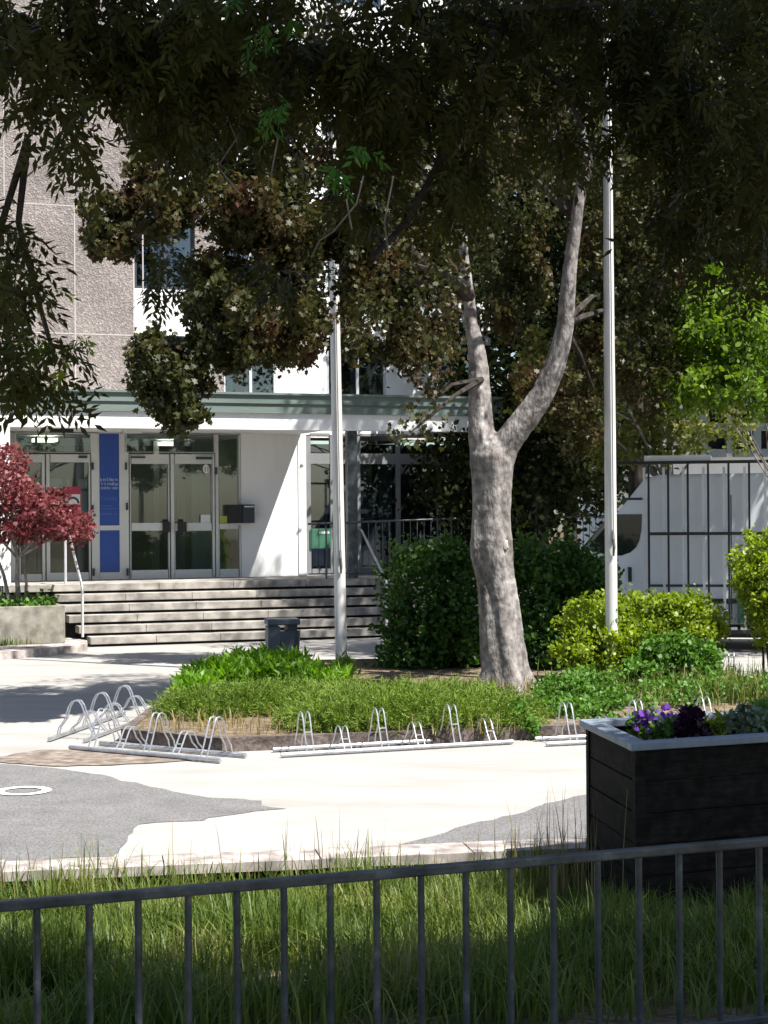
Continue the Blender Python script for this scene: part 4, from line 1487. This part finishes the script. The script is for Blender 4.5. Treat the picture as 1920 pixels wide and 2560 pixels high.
# ------------------------------------------------------------------ shrubs and ground plants
def shrub(name, label, base, blobs, mt, size, shape='oval', group=None, direc=(0, -.15, .35), stems=6, cat='shrub'):
    s_ = thing(name, label, cat, base, group)
    g = MB()
    b_ = Vector(base)
    ends = []
    for c_, r_, n in blobs:
        for _ in range(max(1, stems // len(blobs))):
            ends.append(Vector(c_) + Vector((random.uniform(-.6, .6) * r_[0], random.uniform(-.6, .6) * r_[1], random.uniform(-.4, .7) * r_[2])))
    for e in ends:
        q = b_ + Vector(((e.x - b_.x) * .5, (e.y - b_.y) * .5, 0))
        twigs(g, q, [e], .018, 5)
    g.build('stem', M['bark_dark'], s_)
    P = []
    for c_, r_, n in blobs:
        q = blob(int(n * 1.8), c_, r_, max(24, n // 18), .13, .45)
        u_ = nrm(RNG.normal(size=(14, 3)) + np.array([0, -.3, .5]))       # stray shoots past the outline
        for v_ in u_:
            kk = max(4, n // 110)
            f_ = RNG.uniform(.8, 1.32, size=(kk, 1))
            q = np.concatenate([q, np.array(c_) + v_ * f_ * np.array(r_) + RNG.normal(size=(kk, 3)) * .025])
        P.append(q)
    leaves('foliage', np.concatenate(P), size * .76, shape, M[mt], s_, direc=direc, spread=.8, flat=.7)
    return s_


def Dr(x, y, Y, rx, ry, dr, n):
    s_ = K / F * Y
    return (D(x, y, Y), (rx * s_, dr, ry * s_), n)


G2 = 'shrubs on the planted island'
shrub('dark_bush', 'tall dark green bush left of the forked trunk', (.55, 24, .1), [Dr(930, 1290, 24, 100, 120, .7, 3600), Dr(900, 1400, 23.8, 85, 85, .6, 2400), Dr(985, 1380, 23.8, 70, 110, .6, 2200), Dr(960, 1210, 24, 60, 45, .4, 800)], 'l_bush', .10, group=G2)
shrub('dark_bush', 'tall dark green bush right of the forked trunk below the railing', (2.4, 24, .1), [Dr(1160, 1280, 24, 90, 110, .7, 2800), Dr(1250, 1270, 24.2, 80, 95, .7, 2400), Dr(1170, 1400, 23.6, 70, 90, .6, 2000), Dr(1260, 1380, 23.8, 60, 90, .6, 1600)], 'l_bush', .10, group=G2)
shrub('golden_shrub', 'broad yellow green shrub around the foot of the right flagpole', (3.2, 21.7, .1), [Dr(1300, 1350, 21.7, 85, 62, .55, 2300), Dr(1400, 1340, 21.8, 100, 55, .6, 2600), Dr(1490, 1345, 21.7, 75, 60, .55, 2000), Dr(1270, 1420, 21.3, 70, 65, .4, 1300), Dr(1360, 1420, 21.4, 110, 70, .45, 2200)], 'l_golden', .075, group=G2)
shrub('green_shrub', 'soft mid green leafy shrub below the golden shrub, right of the flagpole', (3.7, 20.6, .1), [Dr(1440, 1430, 20.9, 80, 60, .45, 1500), Dr(1500, 1440, 20.8, 55, 60, .4, 1000), Dr(1390, 1470, 20.5, 60, 40, .35, 800), Dr(1490, 1490, 20.4, 50, 35, .35, 500)], 'l_mid', .085, group=G2)
shrub('yellow_bush', 'rounded bright yellow green bush at the right edge before the van', (4.95, 21.6, .1), [Dr(1655, 1230, 21.6, 72, 75, .5, 2600), Dr(1670, 1310, 21.6, 60, 90, .5, 2000), Dr(1640, 1260, 21.3, 50, 60, .3, 900)], 'l_golden', .075, group=G2)
shrub('leafy_plant', 'bright green leafy plants in front of the litter bin', (-1.2, 21.4, .1), [Dr(480, 1462, 20.6, 75, 34, .6, 900), Dr(550, 1448, 21.4, 85, 36, .7, 1200), Dr(620, 1450, 21.8, 60, 34, .7, 900), Dr(415, 1488, 19.8, 45, 26, .5, 450), Dr(700, 1470, 21.4, 60, 26, .6, 600), Dr(745, 1455, 22.8, 16, 30, .2, 60)], 'l_bright', .17, shape='lance', group=G2, direc=(0, 0, .7))
shrub('leafy_plant', 'low bright green plants between the trunk and the right flagpole', (2.35, 19, .1), [Dr(1215, 1500, 19.2, 60, 40, .5, 1100), Dr(1270, 1490, 19.4, 60, 45, .5, 1100), Dr(1180, 1540, 18, 50, 28, .4, 700), Dr(1250, 1540, 18.2, 60, 30, .5, 800), Dr(1310, 1520, 18.6, 50, 35, .4, 600), (Vector((3.1, 18.9, .14)), (.6, .5, .24), 800), (Vector((3.8, 19.3, .14)), (.6, .5, .24), 800), (Vector((4.6, 19.6, .14)), (.6, .5, .2), 600), (Vector((2.3, 17.7, .12)), (.5, .4, .2), 600)], 'l_mid', .065, group=G2, direc=(0, 0, .6))
shrub('leafy_plant', 'small green plants at the foot of the trunk on the juniper edge', (1.5, 17.2, .1), [Dr(1120, 1550, 17.0, 28, 32, .2, 320), Dr(1145, 1570, 16.9, 18, 22, .15, 160)], 'l_mid', .06, group=G2, direc=(0, 0, .6))


def juniper(label, base, mounds):
    j = thing('juniper', label, 'juniper', base, 'creeping junipers on the island')
    P, Dd = [], []
    for c_, r_, n in mounds:
        c_, r_ = np.array(c_, float), np.array(r_, float)
        # sprays: short axes with needles
        k = n // 16
        u = nrm(RNG.normal(size=(k, 3)) * np.array([1, 1, .8]))
        u[:, 2] = np.abs(u[:, 2])
        o = c_ + u * r_ * RNG.uniform(.6, 1.0, size=(k, 1))
        dd = nrm(u * np.array([1, 1, .35]) + RNG.normal(size=(k, 3)) * .35 + np.array([0, 0, .25]))
        for i in range(16):
            f = i / 16
            P.append(o + dd * .17 * f + RNG.normal(size=(k, 3)) * .012)
            Dd.append(nrm(dd + RNG.normal(size=(k, 3)) * .55))
    leaves('foliage', np.concatenate(P), .06, 'needle', M['l_juniper'], j, direc=np.concatenate(Dd) * 3, spread=.5)
    g = MB()
    b_ = Vector(base)
    for c_, r_, n in mounds:
        twigs(g, b_.lerp(Vector((c_[0], c_[1], .1)), .7), [Vector(c_) + Vector((random.uniform(-.4, .4), random.uniform(-.3, .3), .12)) for _ in range(3)], .02, 5)
    g.build('stem', M['bark_dark'], j)
    return j


juniper('low feathery juniper spreading over the front kerb of the island', (0, 17.5, .1),
        [((-.5, 17.0, .12), (.5, .5, .22), 12000), ((-.1, 17.2, .14), (.6, .6, .24), 15000), ((.4, 17.2, .14), (.7, .6, .25), 15000), ((1.0, 17.3, .13), (.55, .55, .24), 11000), ((.1, 18.2, .12), (1.3, .7, .22), 15000), ((-.8, 18.4, .1), (.6, .6, .18), 6000)])
juniper('low feathery juniper behind the left bike racks', (-1.9, 18.6, .1),
        [((-1.95, 18.1, .12), (.42, .5, .2), 8000), ((-1.5, 18.4, .14), (.45, .5, .2), 9000), ((-1.1, 18.8, .12), (.5, .5, .2), 7000), ((-.6, 19.4, .1), (.7, .6, .18), 7000), ((.6, 19.4, .1), (.8, .6, .18), 6000)])
# litter of dry stalks on the island
P = []
for _ in range(380):
    P.append((random.uniform(2.9, 6.5), random.uniform(18.2, 21.6), .11))
tag(blades('dry_grass', P, .36, .012, M['straw'], lean=.5), 'dry straw coloured grass on the right part of the island', 'grass', kind='stuff')
P = []
for _ in range(1800):
    q = (random.gauss(4.2, 1.0), random.uniform(18.6, 21.4), .11)
    P.append(q)
tag(blades('green_grass', P, .30, .014, M['grass'], lean=.5), 'green grass and weeds among the dry grass on the right part of the island', 'grass', kind='stuff')
P = [(random.uniform(-2.4, 1.3), random.uniform(16.45, 17.4), .11) for _ in range(500)] + [(1.39 + random.gauss(0, .3), 20.35 + random.gauss(0, .2), .11) for _ in range(260)]
tag(blades('dry_stalks', P, .2, .010, M['straw'], lean=.6), 'dry stalks and litter along the island kerb and tree foot', 'dry stalks', kind='stuff')


# ------------------------------------------------------------------ bike racks
def bike_rack(n, sp_, loc, rz, label):
    k = thing('bike_rack', label, 'bike rack', loc, 'galvanised bike racks round the island', rz)
    Lr = sp_ * n
    dep = .38
    Mr = Matrix.Translation(loc) @ Matrix.Rotation(rz, 4, 'Z')
    for y in (0, dep):
        g = MB()
        g.tube([Mr @ Vector((-.1 + (.04 if y else 0), y, .028)), Mr @ Vector((Lr + .02, y, .028))], .022, 8)
        g.build('base_rail', M['galv'], k, smooth=True)
    for i in range(n):
        H = .39 if i % 2 == 0 else .24
        g = MB()
        for s_ in (-.034, .034):
            x = sp_ * (i + .5) + s_
            pth = [(x, .0, .04), (x, .06, H * .45), (x, .12, H * .88), (x, .15, H * .98), (x, .19, H), (x, .23, H * .95), (x, .26, H * .82), (x, .30, H * .5), (x, dep - .02, H * .3), (x, dep, .04)]
            g.tube([Mr @ Vector(q) for q in pth], .0075, 6)
        g.tube([Mr @ Vector((sp_ * (i + .5) - .034, .072, H * .55)), Mr @ Vector((sp_ * (i + .5) + .034, .072, H * .55))], .007, 5)
        g.build('wheel_holder', M['galv'], k, smooth=True)
    return k


bike_rack(6, .367, Vector((-.86, 15.72, 0)), math.atan2(.8, 2.12), 'bike rack along the front kerb of the island, before the juniper')
bike_rack(6, .367, Vector((1.62, 16.35, 0)), R(17), 'bike rack partly hidden by the dark wooden planter')
a, b_ = Vector((-2.91, 16.26, 0)), Vector((-1.52, 15.38, 0))
bike_rack(5, .335, a, math.atan2(b_.y - a.y, b_.x - a.x), 'bike rack slanting toward the dirt patch at the left corner of the island')
bike_rack(6, .367, Vector((-2.92, 16.9, 0)), R(80), 'bike rack running back along the left side of the island')
q = gp(1800, 1712)
bike_rack(5, .367, Vector((q.x, q.y + .2, 0)), R(-12), 'small bike rack behind the dry grass near the van')

# ------------------------------------------------------------------ glazier's van
YV = 28.0
vx0 = (1320 - 960) / F * YV
va = R(-12)
van = thing('delivery_van', 'white high roof van with a tall glass carrying rack on its side', 'van', (vx0 + 2.8, YV + 1, 0))
Mv = Matrix.Translation((vx0, YV + .35, 0)) @ Matrix.Rotation(va, 4, 'Z')
W = 2.0


def side(mb, pts, y0, y1):
    n = len(pts)
    vs = [Mv @ Vector((x, y0, z)) for x, z in pts] + [Mv @ Vector((x, y1, z)) for x, z in pts]
    fs = [tuple(range(n)), tuple(range(2 * n - 1, n - 1, -1))] + [(i, n + i, n + (i + 1) % n, (i + 1) % n) for i in range(n)]
    return mb.add(vs, fs)


g = MB()
body = [(0, .4), (-.03, .75), (.04, 1.05), (.25, 1.22), (.82, 1.42), (1.5, 2.24), (1.92, 2.76), (2.15, 2.84), (5.9, 2.86), (6.0, 2.75), (6.02, .45), (5.3, .42), (5.2, .68), (4.95, .8), (4.7, .68), (4.6, .42), (1.25, .4), (1.15, .66), (.9, .78), (.65, .66), (.55, .4)]
side(g, body, 0, W)
vb = g.build('body', M['van'], van, bevel=.05)
g = MB()
side(g, [(1.10, 1.60), (1.38, 1.52), (1.56, 1.53), (1.70, 1.58), (1.79, 1.66), (1.85, 1.78), (1.88, 1.95), (1.89, 2.2), (1.47, 2.2), (1.02, 1.68)], -.008, .01)
g.build('side_window', M['tint'], van)
g = MB()
side(g, [(1.66, 1.10), (1.72, 1.10), (1.72, 1.34), (1.66, 1.34)], -.03, .0)
g.build('door_handle', M['black'], van, bevel=.01)
g = MB()
for x in (1.98, 3.3):
    side(g, [(x, .5), (x + .018, .5), (x + .018, 2.5), (x, 2.5)], -.004, .002)
side(g, [(2.0, 1.02), (5.9, 1.02), (5.9, 1.06), (2.0, 1.06)], -.012, .002)
side(g, [(2.0, 1.86), (5.9, 1.86), (5.9, 1.89), (2.0, 1.89)], -.006, .002)
g.build('body_seam', M['slate'], van)
g = MB()
side(g, [(1.32, .74), (4.5, .76), (4.5, .84), (1.32, .82)], -.02, .002)
g.build('rub_strip', M['black'], van)
g = MB()
side(g, [(1.58, 2.43), (1.9, 2.43), (1.9, 2.47), (1.58, 2.47)], -.006, .002)
g.build('side_marker', M['slate'], van)
g = MB()
q = [(.86, .12, 1.46), (.86, W - .12, 1.46), (1.47, W - .16, 2.2), (1.47, .16, 2.2)]
off = Vector((-.05, 0, .04))
g.hexa([Mv @ (Vector(v) + off) for v in q], [Mv @ (Vector(v) + off * 1.4) for v in q])
g.build('windscreen', M['tint'], van)
g = MB()
side(g, [(-.02, .8), (.1, .78), (.32, 1.06), (.1, 1.08)], -.01, .3)
g.build('headlight', M['alu_light'], van)
for x in (.9, 4.95):
    g = MB()
    g.tube([Mv @ Vector((x, .02, .34)), Mv @ Vector((x, .26, .34))], .34, 20)
    wh = g.build('wheel', M['rubber'], van, smooth=True)
    g = MB()
    g.tube([Mv @ Vector((x, .005, .34)), Mv @ Vector((x, .03, .34))], .2, 16)
    g.build('rim', M['galv'], wh)
g = MB()
side(g, [(1.3, .2), (4.5, .2), (4.5, .419), (1.3, .399)], .06, 1.9)
side(g, [(5.4, .25), (5.95, .25), (5.95, .44), (5.4, .42)], .06, 1.9)
g.build('underbody_shade', M['black'], van)  # black boxes stand in for the shade beneath the van
# glass rack
g = MB()
side(g, [(1.3, 3.0), (6.1, 3.0), (6.1, 3.05), (1.3, 3.05)], -.34, -.28)
side(g, [(2.0, 1.86), (6.1, 1.86), (6.1, 1.91), (2.0, 1.91)], -.36, -.32)
side(g, [(3.3, .30), (6.1, .30), (6.1, .36), (3.3, .36)], -.5, -.2)
g.build('rack_frame', M['black'], van)
g = MB()
x = 3.3
while x < 6.0:
    side(g, [(x, .362), (x + .1, .362), (x + .1, .40), (x, .40)], -.502, -.44)
    x += .15
g.build('rack_pad', M['alu_light'], van)
g = MB()
side(g, [(1.95, 3.051), (3.0, 3.051), (3.0, 3.14), (1.95, 3.14)], -.3, .5)
g.build('roof_box', M['alu_light'], van)
xs_ = [2.0, 2.31, 2.62, 2.94, 3.26, 3.58, 3.9, 4.22, 4.54, 4.86]
for i, x in enumerate(xs_):
    g = MB()
    side(g, [(x, .55 if x < 3.2 else .362), (x + .034, .55 if x < 3.2 else .362), (x + .034, 2.999), (x, 2.999)], -.33, -.29)
    rb = g.build('upright', M['black'], van)
    g = MB()
    side(g, [(x - .075, .55 if x < 3.2 else .362), (x - .035, .55 if x < 3.2 else .362), (x - .035, 2.95), (x - .075, 2.95)], -.28, -.24)
    g.build('batten', M['alu_light'], rb)
g = MB()
side(g, [(3.4, .45), (5.0, .45), (5.0, .95), (3.4, .95)], -.2, -.19)
g.build('glass_sheet', M['glass_reflect'], van)
# ------------------------------------------------------------------ wooden planter with flowers
A = Vector((1.43, 9.86, 0))
da, db = Vector((.926, .376, 0)), Vector((-.136, .99, 0)).normalized()
LA, LB = 2.3, 1.13
ZT2, ZB2 = .89, -.25
wp = thing('wooden_planter', 'large dark wooden plank planter with a pale grey rim, standing in the grass', 'planter', A + da * LA / 2 + db * LB / 2)


def pbox(mb, s0, s1, t0, t1, z0, z1):
    f = lambda s_, t_, z: A + da * s_ + db * t_ + Vector((0, 0, z))
    return mb.hexa([f(s0, t0, z0), f(s1, t0, z0), f(s1, t1, z0), f(s0, t1, z0)], [f(s0, t0, z1), f(s1, t0, z1), f(s1, t1, z1), f(s0, t1, z1)])


nb = 6
bh = (ZT2 - .045 - ZB2) / nb
for nm, fn in (('front_boards', lambda mb, z0, z1, e: pbox(mb, .07, LA - .07, 0 + e, .03 + e, z0, z1)), ('end_boards', lambda mb, z0, z1, e: pbox(mb, 0 + e, .03 + e, .07, LB - .07, z0, z1)),
               ('back_boards', lambda mb, z0, z1, e: pbox(mb, .07, LA - .07, LB - .03 - e, LB - e, z0, z1)), ('far_end_boards', lambda mb, z0, z1, e: pbox(mb, LA - .03 - e, LA - e, .07, LB - .07, z0, z1))):
    g = MB()
    for i in range(nb):
        fn(g, ZB2 + i * bh + .004, ZB2 + (i + 1) * bh - .004, random.uniform(.008, .014))
    g.build(nm, M['wood_dark'], wp, bevel=.004)
for s0, t0 in ((0, 0), (LA - .07, 0), (0, LB - .07), (LA - .07, LB - .07)):
    g = MB()
    pbox(g, s0, s0 + .069, t0, t0 + .069, ZB2 - .1, ZT2 - .045)
    g.build('corner_post', M['wood_dark'], wp, bevel=.005)
rw = .12
e = .035
for s0, s1, t0, t1 in ((-e, LA + e, -e, rw - e), (-e, LA + e, LB + e - rw, LB + e), (-e, rw - e, rw - e + .002, LB + e - rw - .002), (LA + e - rw, LA + e, rw - e + .002, LB + e - rw - .002)):
    g = MB()
    pbox(g, s0, s1, t0, t1, ZT2 - .043, ZT2)
    g.build('rim_board', M['wood_rim'], wp, bevel=.006)
g = MB()
pbox(g, .045, LA - .045, .045, LB - .045, ZB2, ZT2 - .1)
g.build('soil', M['soil'], wp)


def potplant(name, label, c_, r_, n, mt, size, shape='oval', flowers=None, cat='plant'):
    p_ = thing(name, label, cat, (c_[0], c_[1], ZT2 - .1), 'plants in the wooden planter')
    leaves('foliage', blob(n, c_, r_, max(8, n // 10), .15, .3), size, shape, M[mt], p_, direc=(0, 0, .4), flat=.8)
    g = MB()
    twigs(g, (c_[0], c_[1], ZT2 - .11), [Vector(c_) + Vector((random.uniform(-.7, .7) * r_[0], random.uniform(-.7, .7) * r_[1], random.uniform(0, .6) * r_[2])) for _ in range(6)], .006, 5)
    g.build('stem', M['l_mid'], p_)
    if flowers:
        for fx, fz, k in flowers:
            f0 = np.array(c_) + np.array([fx, -r_[1] * .5, fz])
            P = f0 + RNG.normal(size=(k, 3)) * np.array([.032, .035, .026])
            leaves('blossoms', P, .042, 'petal', M['l_purple'], p_, direc=(0, -.6, .3), spread=.8, fold=.25)
    return p_


def pc_(x, y, z):
    q = gp(x * K, y * K, z)
    return (q.x, q.y, z)


potplant('petunia', 'purple flowering petunia in the near left corner of the wooden planter', pc_(1392, 1572, .88), (.10, .11, .09), 170, 'l_mid', .045, flowers=((.0, .06, 22), (-.05, .07, 8)), cat='flower')
potplant('petunia', 'purple flowering petunia beside the plum leaved plant in the wooden planter', pc_(1440, 1572, .88), (.10, .11, .09), 170, 'l_mid', .045, flowers=((-.03, .09, 18), (.05, .07, 10), (.04, -.02, 18)), cat='flower')
potplant('plum_plant', 'nearly black plum leaved plant mound in the wooden planter', pc_(1495, 1570, .90), (.10, .10, .11), 420, 'l_plum', .055)
potplant('sedge', 'yellow green grassy plant in the middle of the wooden planter', pc_(1562, 1572, .88), (.14, .12, .07), 320, 'l_golden', .075, 'lance')
potplant('silver_plant', 'pale silvery green plant toward the right of the wooden planter', pc_(1610, 1562, .92), (.12, .12, .10), 300, 'l_pale', .05)
potplant('herb', 'dark green leafy herb at the right edge of the wooden planter', pc_(1660, 1555, .92), (.11, .12, .12), 260, 'l_mid', .06)

# ------------------------------------------------------------------ front fence
FA, FB_ = Vector((-1.25, 5.6, 0)), Vector((1.46, 6.55, 0))
fd = (FB_ - FA).normalized()
fen = thing('metal_fence', 'grey painted metal fence with slim upright bars in the foreground', 'fence', FA.lerp(FB_, .5))
xd = [-148, -36, 79, 192, 298, 406, 511, 613, 713, 813, 909, 1006, 1102, 1195, 1291, 1380, 1467, 1554, 1640, 1724, 1806]


def fence_pt(px):
    d = ray(px, 2200)
    n_ = Vector((-fd.y, fd.x, 0))
    t_ = (FA - CAM).dot(n_) / d.dot(n_)
    q = CAM + d * t_
    return Vector((q.x, q.y, 0))


zr = lambda q: .957 + .011 * ((q - FA).dot(fd) / (FB_ - FA).length)
pts = [fence_pt(x * K) for x in xd]
st_ = (pts[-1] - pts[0]).length / (len(pts) - 1)
pts = [pts[0] - fd * st_ * k for k in range(12, 0, -1)] + pts + [pts[-1] + fd * st_ * k for k in range(1, 15)]
q0, q1 = pts[0] - fd * .3, pts[-1] + fd * .3
npd = Vector((-fd.y, fd.x, 0))
g = MB()
for zc_, hh, ww in ((0, .018, .021),):
    a = [q0 - npd * ww, q1 - npd * ww, q1 + npd * ww, q0 + npd * ww]
    g.hexa([v + Vector((0, 0, zr(v) - .034)) for v in a], [v + Vector((0, 0, zr(v))) for v in a])
g.build('top_rail', M['grey_metal'], fen, bevel=.006)
g = MB()
a = [q0 - npd * .018, q1 - npd * .018, q1 + npd * .018, q0 + npd * .018]
g.hexa([v + Vector((0, 0, zr(v) - .70)) for v in a], [v + Vector((0, 0, zr(v) - .672)) for v in a])
g.build('bottom_rail', M['grey_metal'], fen, bevel=.005)
for i, q in enumerate(pts):
    g = MB()
    big = i in (1, 13, 21, 30, 42)
    r_ = .0125
    zl = .0 if big else zr(q) - .671
    g.tube([q + Vector((0, 0, zl)), q + Vector((0, 0, zr(q) - .033))], r_, 10)
    g.build('upright_bar', M['grey_metal'], fen, smooth=True)

# ------------------------------------------------------------------ grass in front of the plaza
P, H = [], []
n = 60000
while len(P) < n:
    x = random.uniform(-4.2, 5.6)
    y0 = random.triangular(6.1, 10.75, 9.0)
    y = y0 + .164 * (x + 2.4)
    if abs(x) > y * .2233 + (.35 if random.random() < .72 else 2.2):
        continue
    s_, t_ = (Vector((x, y, 0)) - A).dot(da), (Vector((x, y, 0)) - A).dot(db)
    if -.02 < s_ < LA + .02 and -.06 < t_ < LB + .02:
        continue
    dens = .5 + .25 * math.sin(2.9 * x + .8) * math.sin(2.7 * y + 1.1 * x) + .25 * math.sin(6.1 * x + 2 * y) * math.sin(4.3 * y - x)
    if random.random() > .12 + 1.1 * dens or min(math.hypot((x + .45) / .55, (y - 8.1) / .5), math.hypot((x + 1.5) / .4, (y - 7.6) / .35), math.hypot((x - .9) / .35, (y - 8.3) / .35)) < random.uniform(.5, 1.15):
        continue
    P.append((x, y, bank_z(x, y) - .01))
    H.append(.12 + .30 * dens * random.random() + (.06 if y0 > 9.8 else 0))
tag(blades('grass', P, np.array(H) * 1.15, .010, M['grass'], lean=.6), 'long unmown grass between the fence and the plaza edge', 'grass', kind='stuff')
P, H = [], []
for _ in range(260):
    x = random.uniform(-2.6, 2.0)
    y = random.uniform(9.9, 10.75) + .164 * (x + 2.4)
    P.append((x, y, bank_z(x, y)))
    H.append(random.uniform(.3, .62))
for _ in range(90):
    x = 1.0 + random.gauss(0, .18)
    y = 10.2 + random.gauss(0, .2)
    P.append((x, y, bank_z(x, y)))
    H.append(random.uniform(.5, .85))
tag(blades('tall_grass_stems', P, np.array(H), .006, M['straw'], lean=.18), 'thin tall seed stems rising above the grass at the plaza edge', 'grass', kind='stuff')
